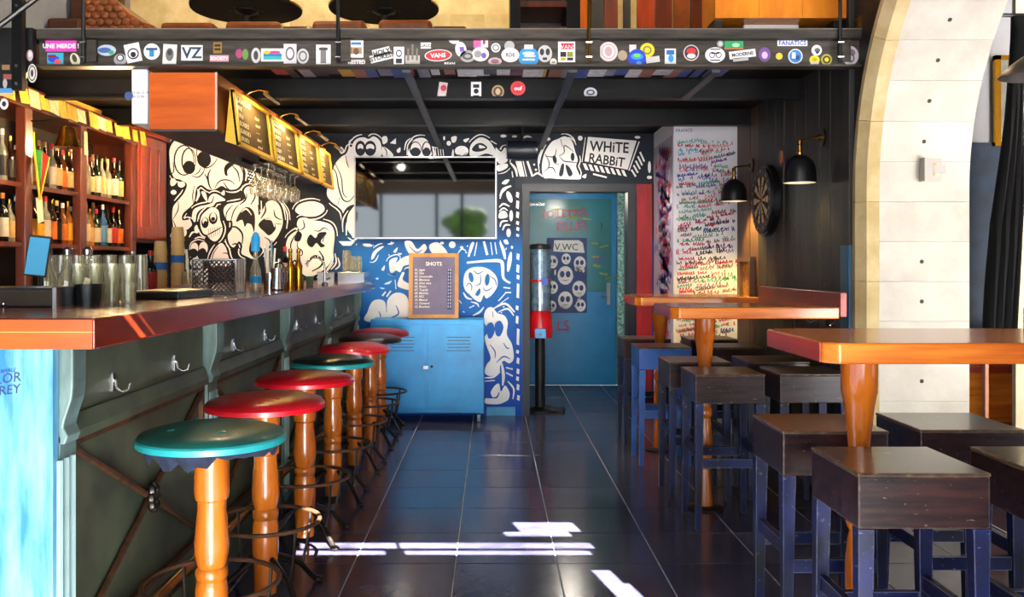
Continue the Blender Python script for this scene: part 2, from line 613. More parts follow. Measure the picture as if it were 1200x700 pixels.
# door case on the back wall
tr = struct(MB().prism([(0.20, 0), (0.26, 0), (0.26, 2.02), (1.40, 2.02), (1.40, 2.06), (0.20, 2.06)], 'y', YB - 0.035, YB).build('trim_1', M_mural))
tr2 = struct(fixn(MB().prism([(0.262, 0), (0.325, 0), (0.325, 1.955), (1.18, 1.955), (1.18, 0), (1.253, 0), (1.253, 2.02), (0.262, 2.02)], 'y', YB - 0.03, YB + 0.14)
                  .build('trim_2', mat('navy_frame', '141a24', 0.4, col2='0c0f16'))))
struct(MB().box(1.255, 1.39, YB - 0.04, YB, 0, 2.018).build('trim_3', M_redpaint))
struct(MB().box(-0.05, 0.27, YB - 0.02, YB - 0.0005, 0, 0.075).build('baseboard_back', mat('pale_blue_paint', '4f9fcf', 0.5, var=0.2)))

# corner column covered in handwriting
M_panelwhite = mat('white_panel', 'dcdce4', 0.55, var=0.06)
wall_col = struct(MB().box(1.41, XR + 0.02, 7.0, YB, 0, 2.5).build('wall_column', M_panelwhite))
side_panel = MB().box(1.404, 1.4095, 7.01, YB - 0.045, 0.02, 2.33).build('side_panel', mat('lilac_panel', 'a9a3b8', 0.5, var=0.1), wall_col)

# plank wall on the right
wall_right = struct(MB().box(XR + 0.03, XR + 0.12, 4.78, YB + 0.1, 0, 5.0).build('wall_right', M_black))
y = 4.84
k = 0
while y < 6.96:
    w = random.choice((0.17, 0.2, 0.23))
    w = min(w, 7.0 - y)
    MB().box(XR + random.uniform(0, 0.006), XR + 0.03, y + 0.004, y + w - 0.004, 0, 3.9).build('plank', M_plankbrown if y > 6.3 else M_plank, wall_right)
    y += w
MB().box(XR - 0.03, XR + 0.03, 4.722, 4.84, 0, 1.42).build('blue_post', M_bluepaint, wall_right)
MB().box(XR - 0.028, XR + 0.03, 4.724, 4.84, 1.42, 3.9).build('post', M_plank, wall_right)

# near right wall with the stone arch
AY, AR, AZ, AT = 3.36, 1.27, 1.70, 0.12
poly = [(-2.2, 0), (AY - AR - AT, 0), (AY - AR - AT, AZ)]
for i in range(25):
    a = math.pi - math.pi * i / 24
    poly.append((AY + (AR + AT) * math.cos(a), AZ + (AR + AT) * math.sin(a)))
poly += [(AY + AR + AT, 0), (4.79, 0), (4.79, 5.0), (-2.2, 5.0)]
wall_arch = struct(fixn(MB().prism(poly, 'x', XR, XR + 0.56).build('wall_right_arch', M_plank)))

def arch_pt(s, n):
    """s = length along the arch opening from the far floor edge, n = depth into the masonry"""
    if s < AZ:
        return (AY + AR + n, s)
    th = (s - AZ) / AR
    if th < math.pi:
        return (AY + (AR + n) * math.cos(th), AZ + (AR + n) * math.sin(th))
    return (AY - AR - n, AZ - (s - AZ - math.pi * AR))

def arch_block(s0, s1, prof, m, name):
    k = 1 if s1 <= AZ else 4
    b = MB()
    n = len(prof)
    vs_ = []
    for i in range(k + 1):
        s = s0 + (s1 - s0) * i / k
        for X, nn in prof:
            yy, zz = arch_pt(s, nn)
            vs_.append((X, yy, zz))
    fs = [tuple(range(n)), tuple(k * n + j for j in range(n - 1, -1, -1))]
    for i in range(k):
        for j in range(n):
            fs.append((i * n + j, i * n + (j + 1) % n, (i + 1) * n + (j + 1) % n, (i + 1) * n + j))
    b.add(vs_, fs)
    return fixn(b.build(name, m, wall_arch))
TOT = 2 * AZ + math.pi * AR
nb = 36
M_hole = mat('dowel_shadow', '3a3226', 0.8, var=0.2)
for i in range(nb):
    s0, s1 = TOT * i / nb + 0.0007, TOT * (i + 1) / nb - 0.0007
    bl = arch_block(s0, s1, [(1.992, 0.004), (2.455, 0.004), (2.455, AT), (1.992, AT)], M_cream, 'stone_block')
    if i < 16 and i not in (7, 8):
        sm = (s0 + s1) / 2
        y0, z0 = arch_pt(sm, 0.003)
        y1, z1 = arch_pt(sm, 0.02)
        MB().cyl((2.21, y0, z0), (2.21, y1, z1), 0.011, n=8).build('dowel', M_hole, bl)
for i in range(18):
    s0, s1 = TOT * i / 18 + 0.001, TOT * (i + 1) / 18 - 0.001
    arch_block(s0, s1, [(1.885, 0.085), (1.885, 0.05), (1.925, 0.0), (1.99, 0.0), (1.99, 0.085)], M_creamtrim, 'edge_stone')

# room beyond the arch
nr = struct(MB().box(XR + 0.56, 7.0, 6.3, 6.42, 2.17, 5.0).build('wall_side_room_upper', mat('white_plaster', 'b4b5bb', 0.7, var=0.05)))
struct(MB().box(XR + 0.56, 7.0, 6.28, 6.42, 0, 2.17).build('wall_side_room', mat('blue_wall', '1c3550', 0.5, col2='15283c')))
struct(MB().box(6.9, 7.0, -2.2, 6.3, 0, 5.0).build('wall_side_room_right', M_beige))
struct(MB().box(3.14, 3.62, 5.40, 5.44, 0, 5.0).build('wall_side_room_pier', mat('pale_cream', 'e6d8b2', 0.8, var=0.1)))

# mezzanine
deck = struct(MB().box(XL, XR, YM + 0.02, YB + 0.03, 2.465, 2.525).build('mezzanine_deck', mat('deck_board', '0b0c0d', 0.6, var=0.4, spec=0.15)))
beam = struct(fixn(MB().prism([(YM - 0.03, ZM1), (YM - 0.03, 2.485), (YM, 2.478), (YM, 2.352), (YM - 0.03, 2.350), (YM - 0.03, ZM0), (YM + 0.05, ZM0), (YM + 0.05, ZM1)],
                              'x', -2.345, XR).build('mezzanine_beam', M_fascia)))
struct(MB().box(-2.345, XR, YM - 0.034, YM + 0.049, ZM1, ZM1 + 0.004).build('mezzanine_edge', mat('grey_edge', '77726a', 0.5, var=0.3)))
BE = []
for y in (5.56, 6.62):
    BE.append(struct(fixn(MB().prism([(y - 0.04, ZM0), (y + 0.04, ZM0), (y + 0.04, ZM0 + 0.012), (y + 0.005, ZM0 + 0.014), (y + 0.005, 2.465), (y - 0.005, 2.465), (y - 0.005, ZM0 + 0.014), (y - 0.04, ZM0 + 0.012)],
                                     'x', XL, XR).build('ceiling_beam', M_steel_dark))))
for x, ye in ((-0.45, YB), (0.42, YB), (1.17, 5.5)):
    struct(MB().box(x - 0.022, x + 0.022, YM + 0.05, ye, ZM0 - 0.016, ZM0 - 0.001).build('ceiling_joist', mat('grey_joist', '3e4148', 0.45, metal=0.3, var=0.3)))

# added fill lamps, hidden between the beams to brighten the mural
for k, (x, y) in enumerate(((-1.0, 5.72), (0.1, 5.72), (-0.6, 6.78), (0.7, 6.78))):
    t = thing('fill_lamp', 'small black fill lamp added between the steel beams, %s' % ('left front', 'right front', 'left back', 'right back')[k], 'lamp', (x, y, 2.40), 0, 'added fill lamps under the mezzanine')
    MB().lathe([(0.03, 0.0), (0.03, 0.065)], n=14, capb=False).build('can', M_black, t, smooth=True)
    MB().lathe([(0.026, 0.012), (0.0, 0.012)], n=14, capb=False).build('lens', mat('lit_lens', 'fff2d8', 0.4, emit=hexc('ffe8c0'), estr=4.0), t)
    l = lamp('fill_lamp_beam', 'SPOT', (x, y, 2.395), 24 if x < -0.3 else 40, (1.0, 0.9, 0.76), 0.03, spot=125)
    l.rotation_euler = Vector((0, -0.55, 0.83)).to_track_quat('Z', 'Y').to_euler()

# stair stringer plate at the left end of the mezzanine
strg = struct(fixn(MB().prism([(-2.35, 2.53), (-2.35, 2.335), (-2.45, 2.22), (-3.1, 2.0), (-3.1, 2.53)], 'y', YM - 0.06, YM - 0.02).build('stair_stringer', M_black)))

# front of the room behind the viewer: open folding front under an unseen header, its slots shaped to throw the sun patches
def slot(x0, x1, y0, y1):
    """floor rectangle -> slot in the header along the sun direction"""
    t0, t1 = y0 + 2.2, y1 + 2.2
    tm = (t0 + t1) / 2
    return (x0 + 0.22 * tm, x1 + 0.22 * tm, 0.58 * t0, 0.58 * t1)
holes = [slot(0.12, 0.43, 4.44, 4.60), slot(0.06, 0.38, 4.36, 4.44), slot(-0.9, -0.45, 4.175, 4.262), slot(-0.435, 0.47, 4.175, 4.262), slot(-0.9, -0.49, 4.082, 4.145),
         slot(-0.40, 0.45, 4.082, 4.145), slot(0.49, 0.57, 3.3, 3.88), slot(0.57, 0.612, 3.3, 3.72),
         (0.0, 0.14, 3.868, 3.894), (0.04, 0.18, 3.925, 3.934)]
xs = sorted({XL, XR + 0.56} | {h[0] for h in holes} | {h[1] for h in holes})
zs = sorted({2.7, 5.0} | {h[2] for h in holes} | {h[3] for h in holes})
fb = MB()
for a in range(len(zs) - 1):
    zc = (zs[a] + zs[a + 1]) / 2
    run = None
    for i in range(len(xs) - 1):
        xc = (xs[i] + xs[i + 1]) / 2
        op = any(h[0] < xc < h[1] and h[2] < zc < h[3] for h in holes)
        if not op and run is None:
            run = xs[i]
        if (op or i == len(xs) - 2) and run is not None:
            fb.box(run, xs[i] if op else xs[i + 1], -2.2, -2.19, zs[a], zs[a + 1])
            run = None
struct(fb.build('wall_front', M_beige))
struct(MB().box(XL, XL + 0.35, -2.25, -2.15, 0, 2.7).build('wall_front_pier', M_beige))
struct(MB().box(XR + 0.56, 7.0, -2.25, -2.15, 2.7, 5.0).build('wall_front_side', M_beige))
for x in (-2.2, -1.1, -0.6, 1.0, 2.1):
    struct(MB().box(x - 0.03, x + 0.03, -2.25, -2.17, 0, 2.7).build('window_mullion', mat('blue_metal', '1b3f66', 0.4, var=0.2)))
struct(MB().box(-25, 25, -45, -2.26, -0.12, -0.02).build('street_ground', mat('street_paving', '3a3834', 0.8, var=0.2)))
# a street tree outside, mirrored in the television
rt = random.Random(4)
tree = thing('street_tree', 'leafy green street tree mirrored in the television', 'tree', (-0.9, -16.0, 0))
MB().tube([(0, 0, 0), (0.1, 0, 1.6), (0, 0.1, 2.6)], [0.2, 0.15, 0.1], 10).build('trunk', M_walnut, tree, smooth=True)
cw = MB()
for k in range(16):
    a = rt.uniform(0, 6.28)
    q = rt.uniform(0, 0.55)
    cw.ell((q * math.cos(a), q * math.sin(a), rt.uniform(2.3, 3.1)), rt.uniform(0.3, 0.5), rt.uniform(0.3, 0.5), rt.uniform(0.25, 0.4), 10, 6)
cw.build('crown', mat('leaf_green', '6a9a3a', 0.8, var=0.5, scale=3), tree, smooth=True)
# ------------------------------------------------------------------ mural drawing on the back wall (flat paint)
def wall_xy(px, py, d=YB):
    return ((px - CX) * d / FPX, H - (py - CY) * d / FPX)

def smooth_pts(pts, closed=True, sub=5):
    n = len(pts)
    out = []
    rng = n if closed else n - 1
    for i in range(rng):
        g = (lambda j: pts[j % n]) if closed else (lambda j: pts[min(max(j, 0), n - 1)])
        p0, p1, p2, p3 = g(i - 1), g(i), g(i + 1), g(i + 2)
        for k in range(sub):
            t = k / sub
            out.append(tuple(0.5 * ((2 * p1[a]) + (-p0[a] + p2[a]) * t + (2 * p0[a] - 5 * p1[a] + 4 * p2[a] - p3[a]) * t * t + (-p0[a] + 3 * p1[a] - 3 * p2[a] + p3[a]) * t ** 3) for a in (0, 1)))
    if not closed:
        out.append(pts[-1])
    return out

hr = random.Random(21)
class Paint:
    def __init__(s, depth, face=-1):
        s.d = depth
        s.lay = {'w': MB(), 'k': MB()}
        s.n = 0

    def blob(s, c, pts, L=1, sm=True):
        pts = smooth_pts(pts) if sm else pts
        if c == 'w' and L == 1 and sm:
            s.halo(pts)
        q = [wall_xy(a, b, s.d) for a, b in pts]
        ar = sum(q[i - 1][0] * q[i][1] - q[i][0] * q[i - 1][1] for i in range(len(q)))
        if ar < 0:
            q.reverse()
        s.n += 1
        s.lay[c].face([(x, s.d - 0.003 * L + 6e-6 * s.n, z) for x, z in q])

    def halo(s, pts):
        """broken outer contour strokes around a large white shape"""
        xs_ = [p[0] for p in pts]
        if max(xs_) - min(xs_) < 14:
            return
        n = len(pts)
        ar = sum(pts[i - 1][0] * pts[i][1] - pts[i][0] * pts[i - 1][1] for i in range(n))
        sg = 1 if ar > 0 else -1
        i = hr.randrange(8)
        while i < n - 4:
            m = hr.randrange(7, 16)
            arc = []
            for j in range(i, min(i + m, n)):
                a_, b_ = pts[j - 1], pts[(j + 1) % n]
                tx, ty = b_[0] - a_[0], b_[1] - a_[1]
                l = math.hypot(tx, ty) or 1
                arc.append((pts[j][0] + sg * ty / l * 3.2, pts[j][1] - sg * tx / l * 3.2))
            if len(arc) > 3 and all(196 < p[0] < 764 and p[1] < 474 for p in arc):
                s.ln('w', arc, 1.5, 0.6, False)
            i += m + hr.randrange(4, 12)

    def e(s, c, x, y, rx, ry, rot=0, L=1):
        n = 16
        s.blob(c, [(x + rx * math.cos(t) * math.cos(rot) - ry * math.sin(t) * math.sin(rot), y + rx * math.cos(t) * math.sin(rot) + ry * math.sin(t) * math.cos(rot))
                   for t in [2 * math.pi * i / n for i in range(n)]], L, False)

    def ln(s, c, pts, w=1.2, L=2, sm=True):
        if sm and len(pts) > 2:
            pts = smooth_pts(pts, False, 4)
        k = len(pts)
        a_, b_ = [], []
        for i in range(k):
            t = Vector(pts[min(i + 1, k - 1)]) - Vector(pts[max(i - 1, 0)])
            if t.length < 1e-6:
                t = Vector((1, 0))
            t.normalize()
            f = 0.35 + 0.65 * math.sin(math.pi * min(max(i / (k - 1), 0.12), 0.88))
            nx, ny = -t.y * w / 2 * f, t.x * w / 2 * f
            a_.append((pts[i][0] + nx, pts[i][1] + ny))
            b_.append((pts[i][0] - nx, pts[i][1] - ny))
        s.n += 1
        for i in range(k - 1):
            q = [wall_xy(*p, s.d) for p in (a_[i], a_[i + 1], b_[i + 1], b_[i])]
            s.lay[c].face([(x, s.d - 0.003 * L + 6e-6 * s.n, z) for x, z in q])

    def ering(s, x, y, rx, ry, w=1.2, L=2, a0=0, a1=360, c='k'):
        n = 20
        s.ln(c, [(x + rx * math.cos(R(a0 + (a1 - a0) * i / n)), y + ry * math.sin(R(a0 + (a1 - a0) * i / n))) for i in range(n + 1)], w * 1.2, L, False)

mu = Paint(YB)
B, E, LN = mu.blob, mu.e, mu.ln
# --- big long face on the left
B('w', [(199, 187), (199, 175), (205, 165), (218, 160), (240, 160), (262, 166), (275, 178), (282, 188), (285, 200), (284, 212), (278, 221), (268, 222), (260, 218), (252, 222), (244, 222), (236, 217), (230, 222), (227, 238),
        (215, 250), (214, 258), (222, 258), (225, 264), (218, 270), (210, 271), (203, 277), (199, 277), (203, 268), (202, 255), (203, 243), (208, 236), (216, 226), (219, 216), (212, 211), (204, 208), (200, 198)])
mu.ering(216, 188, 11.5, 17.5, 1.4)
mu.ering(221.5, 188.5, 8, 14.5, 1.4)
E('k', 222, 196.5, 7.2, 8, 0, 3)
E('k', 239.5, 187, 8.2, 9.6, -0.2, 3)
LN('k', [(231, 170), (231, 182), (235, 193), (242, 197), (250, 193), (255, 186)], 1.5)
LN('k', [(240, 197), (238, 203), (232, 208), (225, 206)], 1.4)
LN('k', [(236, 196), (233, 202), (228, 205)], 1.2)
LN('k', [(247, 199), (244, 206), (245, 216), (248, 222)], 2)
LN('k', [(240, 204), (243, 209), (244, 214)], 1.6)
LN('k', [(252, 221), (256, 214), (262, 211), (270, 212), (275, 216)], 1.5)
LN('k', [(262, 213), (266, 220), (270, 223)], 1.4)
B('k', [(264, 205), (263, 197), (268, 191), (278, 190), (272, 195), (267, 200), (267, 206)], 3)
LN('k', [(272, 194), (279, 202), (281, 213)], 1.6, 3)
LN('k', [(280, 193), (285, 201), (285, 212)], 1.4, 3)
LN('k', [(203, 190), (204, 200), (200, 206)], 1.3)
LN('k', [(209, 236), (209, 246), (203, 257)], 1.2)
LN('k', [(203, 258), (206, 266), (207, 271)], 1.2)
LN('k', [(228, 218), (226, 230), (227, 238)], 1.2)
LN('w', [(232, 222), (233, 228), (230, 236)], 3, 1)
B('w', [(236, 225), (241, 226), (243, 236), (239, 232)])
E('w', 203.5, 225.5, 3.4, 2.8)
B('w', [(200, 211), (204, 209), (207, 214), (203, 218), (200, 217)])
B('w', [(209, 214), (215, 213), (217, 217), (213, 220), (209, 218)])
LN('w', [(199, 167), (202, 161), (206, 159)], 2, 1)
LN('w', [(284, 192), (289, 201), (288, 212)], 2.4, 1)
for gx in range(4):
    for gy in range(5):
        E('w', 289.5 + gx * 2.6 + gy * 0.8, 198 + gy * 4.0 + gx, 0.9, 1.1)
B('w', [(300, 200), (306, 207), (318, 211), (314, 219), (306, 219), (302, 212)])
LN('k', [(301, 203), (307, 209), (316, 212)], 1)
# --- hooded skull
B('w', [(225, 254), (227, 246), (234, 242), (243, 240), (250, 237), (244, 237), (246, 230), (252, 227), (260, 231), (264, 235), (254, 237), (249, 242), (238, 244), (231, 250), (229, 260), (226, 258)])
LN('k', [(251, 230), (249, 236), (246, 239)], 1.2)
B('w', [(259, 227), (263, 223), (263, 229)])
B('w', [(235, 264), (236, 254), (242, 247), (249, 243), (256, 247), (258, 258), (261, 268), (258, 278), (252, 283), (246, 280), (243, 276), (238, 273)])
E('k', 240.5, 261, 4.4, 6.6, 0, 2)
E('k', 250, 256, 5.2, 7.0, 0, 2)
E('w', 240.3, 259, 2.8, 4, 0, 3)
E('w', 250.2, 254.5, 3.4, 5, 0, 3)
E('k', 241.3, 262, 2.2, 3, 0, 4)
E('k', 250.2, 256.8, 2.4, 2.4, 0, 4)
LN('k', [(242, 276), (250, 272), (261, 266)], 1.4)
for i in range(6):
    LN('k', [(244 + i * 2.6, 268 + i * -0.6), (246 + i * 2.4, 280 - i * 1.2)], 0.8)
B('w', [(228, 267), (231, 264), (233, 272), (229, 273)])
B('w', [(210, 276), (215, 271), (219, 271), (217, 277)])
LN('w', [(222, 278), (225, 273), (229, 272)], 2, 1)
# --- small face with round eyes
E('w', 228, 291, 4.6, 6.5)
E('w', 238.5, 291, 5.2, 7.5)
E('k', 227, 297, 5.2, 5.6, 0, 2)
E('k', 237, 298, 5.2, 7.2, 0.2, 2)
LN('w', [(222, 293), (224, 285), (232, 281), (240, 283)], 1.2, 1)
LN('w', [(228, 280), (234, 278), (240, 280)], 1.6, 1)
B('w', [(225, 304), (231, 300), (235, 305), (240, 304), (238, 311), (234, 314), (226, 313), (223, 308)])
LN('k', [(230, 308), (230, 314)], 1)
B('w', [(223, 316), (230, 318), (236, 316), (233, 321), (229, 324), (225, 321)])
B('w', [(246, 312), (248, 299), (254, 289), (260, 285), (265, 291), (268, 302), (271, 308), (268, 312), (256, 312)])
LN('k', [(248, 310), (250, 298), (256, 289)], 1.1)
LN('k', [(261, 297), (266, 297), (269, 300)], 1.2)
LN('w', [(209, 287), (214, 288), (217, 297)], 2.2, 1)
B('w', [(209, 292), (214, 290), (214, 298), (210, 302)])
B('w', [(218, 299), (221, 303), (221, 312), (218, 316)])
B('w', [(236, 330), (238, 320), (243, 315), (243, 332)])
# --- big swirling face in the middle
B('w', [(262, 247), (266, 240), (274, 238), (283, 236), (288, 231), (286, 224), (290, 219), (297, 220), (302, 227), (303, 238), (304, 250), (308, 246), (313, 237), (321, 235), (328, 242), (331, 254), (331, 264), (326, 276), (319, 285),
        (312, 292), (305, 300), (298, 304), (290, 301), (283, 297), (284, 288), (280, 283), (274, 290), (269, 286), (267, 276), (272, 268), (272, 259), (266, 258)])
LN('k', [(273, 240), (266, 249), (265, 257)], 1.4)
LN('k', [(280, 240), (274, 248), (270, 262)], 1.4)
LN('k', [(284, 228), (288, 234), (281, 240)], 2)
LN('k', [(289, 226), (289, 232), (285, 236)], 1.4)
LN('k', [(298, 222), (299, 231), (294, 240)], 1.8)
LN('k', [(303, 240), (304, 252)], 3)
B('k', [(277, 260), (281, 250), (288, 243), (295, 245), (299, 254), (298, 272), (295, 264), (290, 262), (287, 266), (284, 258)], 2)
LN('w', [(283, 249), (289, 245), (295, 252)], 2, 3)
B('k', [(303, 264), (309, 257), (317, 256), (322, 262), (323, 269), (316, 276), (310, 272)], 2)
LN('w', [(311, 257), (319, 258), (322, 266)], 1.8, 3)
LN('k', [(311, 240), (311, 248), (306, 256)], 2)
LN('k', [(321, 246), (323, 254), (330, 258)], 1.6)
LN('k', [(323, 262), (330, 263)], 1.3)
LN('k', [(267, 268), (276, 266), (284, 274), (284, 286)], 2.2)
LN('k', [(272, 287), (277, 286), (281, 292)], 1.8)
B('k', [(297, 277), (303, 287), (308, 294), (300, 303), (292, 294)], 2)
LN('k', [(310, 278), (316, 282), (318, 290)], 1.6)
LN('w', [(331, 238), (337, 252), (336, 268)], 1.6, 1)
LN('w', [(314, 231), (322, 229), (330, 234)], 1.5, 1)
LN('w', [(312, 222), (322, 223), (333, 231)], 2.5, 1)
LN('w', [(329, 233), (338, 246), (340, 258)], 1.2, 1)
# --- capped face beside the tap
B('w', [(346, 246), (352, 239), (366, 236), (378, 240), (380, 247), (372, 253), (360, 254), (350, 251)])
B('w', [(335, 296), (337, 280), (345, 272), (351, 270), (348, 264), (350, 257), (357, 255), (366, 258), (378, 260), (388, 264), (392, 274), (391, 290), (389, 304), (383, 313), (374, 320), (362, 325), (352, 318), (347, 305), (341, 306)])
LN('k', [(341, 300), (341, 286), (346, 276)], 1.6)
B('k', [(345, 281), (349, 271), (354, 275), (351, 283)], 2)
LN('k', [(352, 270), (357, 266), (355, 258)], 1.5)
LN('k', [(350, 300), (354, 299), (354, 294), (349, 290), (349, 284)], 1.4)
B('k', [(360, 281), (364, 275), (370, 279), (374, 273), (383, 273), (376, 283), (381, 288), (376, 290), (371, 285), (366, 290), (361, 287)], 2)
LN('k', [(368, 270), (374, 271), (380, 267), (385, 270)], 1.3)
LN('k', [(374, 294), (379, 303), (376, 312), (366, 318)], 2.2)
LN('k', [(358, 310), (368, 300), (376, 302)], 1.6)
LN('k', [(378, 284), (380, 278)], 1.4)
for dx in (0, 5, 10):
    LN('w', [(389 + dx * 0.7, 292 + dx), (390 + dx * 0.8, 305 + dx * 0.6), (383 + dx, 316)], 1.8, 1)
B('w', [(397, 283), (416, 283), (411, 288), (402, 288)], 1, False)
# --- tall figure left of the screen
B('w', [(383, 226), (388, 206), (393, 192), (400, 184), (406, 180), (410, 172), (415, 182), (416, 240), (416, 276), (410, 276), (405, 268), (402, 250), (397, 243), (388, 236)])
LN('k', [(388, 195), (394, 203), (397, 220), (402, 234), (409, 236), (415, 230)], 1.7)
LN('k', [(393, 192), (400, 208), (402, 226), (407, 232)], 1.4)
LN('k', [(405, 182), (407, 192), (409, 197)], 1.2)
LN('k', [(396, 240), (398, 232)], 1.2)
B('k', [(404, 276), (400, 258), (406, 244), (416, 240), (408, 252), (407, 268), (413, 278)], 2)
LN('w', [(402, 272), (402, 258), (408, 247)], 1.5, 3)
LN('w', [(406, 276), (407, 262), (414, 250)], 2.2, 3)
B('w', [(397, 176), (400, 172), (404, 178), (400, 180)])
# --- strip above the screen
B('w', [(414, 184), (413, 170), (418, 163), (426, 161), (432, 163), (438, 160), (445, 165), (447, 175), (444, 184)])
E('k', 422.5, 174, 6.2, 9, 0, 2)
E('k', 434, 174, 7, 9, 0, 2)
E('w', 422.5, 173, 3.4, 4.2, 0, 3)
E('w', 434, 173, 4.8, 4.2, 0, 3)
E('k', 422.5, 177.5, 4, 3.6, 0, 4)
E('k', 434, 178, 5.2, 4, 0, 4)
LN('w', [(409, 173), (410, 166), (414, 163)], 2, 1)
B('w', [(448, 161), (453, 160), (454, 166), (449, 169)])
B('w', [(457, 168), (464, 162), (464, 169)], 1, False)
B('w', [(465, 176), (469, 173), (469, 178), (466, 179)])
B('w', [(448, 172), (456, 176), (461, 183), (449, 183)])
LN('k', [(449, 172), (453, 177), (453, 184)], 1.2)
LN('w', [(474, 176), (476, 167), (481, 162)], 1.6, 1)
LN('w', [(477, 182), (478, 170), (484, 163)], 1.4, 1)
B('w', [(479, 183), (481, 171), (487, 163), (497, 162), (503, 168), (505, 176), (504, 183)])
mu.ering(487, 175, 6.5, 8.5, 1.2)
mu.ering(500, 175, 5, 8.5, 1.2)
E('k', 487, 178, 5.8, 5, 0, 3)
E('k', 500, 178, 4.4, 5, 0, 3)
for i in range(5):
    LN('w', [(507 + i * 3, 172 + i * 0.8), (508 + i * 3, 183)], 1.3, 1)
LN('w', [(506, 172), (519, 175)], 1.3, 1)
B('w', [(529, 161), (535, 160), (534, 166), (530, 167)])
E('w', 526, 168, 2.6, 2.8)
E('w', 520.5, 162, 1.2, 2.4)
B('w', [(543, 164), (550, 162), (546, 167)])
B('w', [(529, 183), (531, 175), (532, 183)])
E('w', 541, 177, 8, 6)
LN('k', [(536, 181), (542, 183), (547, 179)], 1.2)
B('w', [(551, 183), (551, 172), (556, 165), (564, 161), (574, 166), (582, 178), (590, 184), (595, 187), (592, 191), (585, 192), (580, 184), (570, 180), (560, 183)])
B('k', [(553, 175), (558, 169), (565, 168), (571, 173), (566, 177), (557, 178)], 2)
B('w', [(562, 170), (569, 173), (562, 174)], 3)
LN('w', [(575, 165), (582, 169)], 2, 1)
B('w', [(581, 173), (587, 178), (592, 173), (595, 182), (588, 188), (582, 182)])
B('w', [(583, 194), (594, 192), (594, 197), (584, 201)])
LN('w', [(584, 204), (592, 202), (598, 197)], 1, 1)
E('w', 590, 159.5, 3.6, 1.8)
E('w', 603, 160, 3, 1.4)
LN('w', [(611, 163), (617, 160), (623, 161)], 2.5, 1)
LN('w', [(598, 191), (604, 198), (606, 207)], 3, 1)
B('w', [(604, 189), (611, 189), (615, 207), (609, 207)], 1, False)
LN('w', [(613, 189), (617, 207)], 2, 1)
LN('w', [(618, 189), (624, 207)], 4, 1)
LN('w', [(600, 201), (601, 208)], 2, 1)
LN('w', [(625, 206), (630, 203), (636, 207)], 2.4, 1)
E('w', 626, 193, 1.2, 1.2)
E('w', 628, 199, 1.3, 1.3)
# --- column between screen and door
B('w', [(588, 215), (592, 211), (597, 211), (593, 216)])
LN('w', [(586, 230), (590, 222), (599, 218)], 3.2, 1)
LN('w', [(586, 233), (588, 226), (593, 222)], 2.2, 1)
E('w', 597, 231, 3, 7, -0.35)
LN('w', [(585, 243), (590, 239), (597, 242)], 2.2, 1)
LN('w', [(585, 248), (590, 244), (595, 247)], 1.8, 1)
B('w', [(585, 250), (590, 247), (594, 250), (594, 255), (585, 256)])
E('w', 599, 253, 2.2, 6.5)
LN('w', [(586, 266), (588, 260), (595, 259)], 2.2, 1)
LN('w', [(589, 270), (592, 264), (598, 264)], 2.2, 1)
E('w', 596, 273, 2.6, 5)
B('w', [(590, 282), (594, 281), (596, 286), (592, 286)])
E('w', 600, 290, 1.3, 1.8)
LN('w', [(586, 282), (590, 293), (591, 300)], 2, 1)
# --- skull over the door
B('w', [(637, 208), (635, 195), (638, 180), (646, 167), (654, 163), (662, 160), (670, 165), (674, 178), (677, 187), (675, 195), (678, 203), (680, 210), (660, 210), (645, 209)])
LN('k', [(639, 183), (645, 184), (650, 183), (652, 175)], 1.3)
LN('k', [(639, 181), (643, 189), (643, 196), (638, 201)], 1.3)
LN('k', [(642, 197), (648, 197), (651, 203)], 1.3)
LN('k', [(651, 192), (655, 193)], 1.2)
E('k', 650, 187, 2.4, 5, -0.2, 2)
LN('k', [(655, 183), (661, 179), (661, 171), (666, 173), (672, 178)], 1.3)
LN('k', [(656, 184), (661, 189), (669, 190), (676, 191)], 1.3)
LN('k', [(657, 163), (659, 172)], 1.2)
E('k', 671, 184, 2.3, 5, 0, 2)
B('k', [(655, 204), (658, 193), (661, 193), (660, 204), (657, 207)], 2)
B('k', [(663, 193), (668, 197), (671, 204), (667, 207), (664, 201)], 2)
LN('w', [(632, 202), (631, 187), (635, 175)], 1.6, 1)
LN('w', [(666, 161), (672, 164), (675, 170)], 1.6, 1)
E('w', 680, 162, 2.8, 2.8)
E('w', 642, 163, 3, 2)
LN('w', [(679, 196), (681, 203), (680, 209)], 1.2, 1)
# --- sign held up
B('w', [(685, 189), (689, 160.5), (746, 165), (735.5, 199)], 1, False)
LN('w', [(682, 190), (686, 161)], 1.4, 1)
LN('w', [(737, 200), (749, 166)], 2.2, 1)
for i in range(8):
    x = 683 + i * 6.4
    B('w', [(x, 191.5 + i * 1.1), (x + 3.6, 192 + i * 1.1), (x + 6.8, 199.5 + i * 1.1), (x + 3.0, 199 + i * 1.0)], 1, False)
for i in range(5):
    LN('w', [(740 + i * 2.5, 199 - i * 5.2), (745 + i * 2.5, 207 - i * 4.4)], 3.4, 1, False)
LN('w', [(695, 204), (711, 208)], 3, 1)
E('w', 761, 196, 1.8, 7)
E('w', 747, 161, 3.4, 1.6)
E('w', 761, 208, 3, 2)
B('w', [(682, 207), (687, 204), (686, 209)])
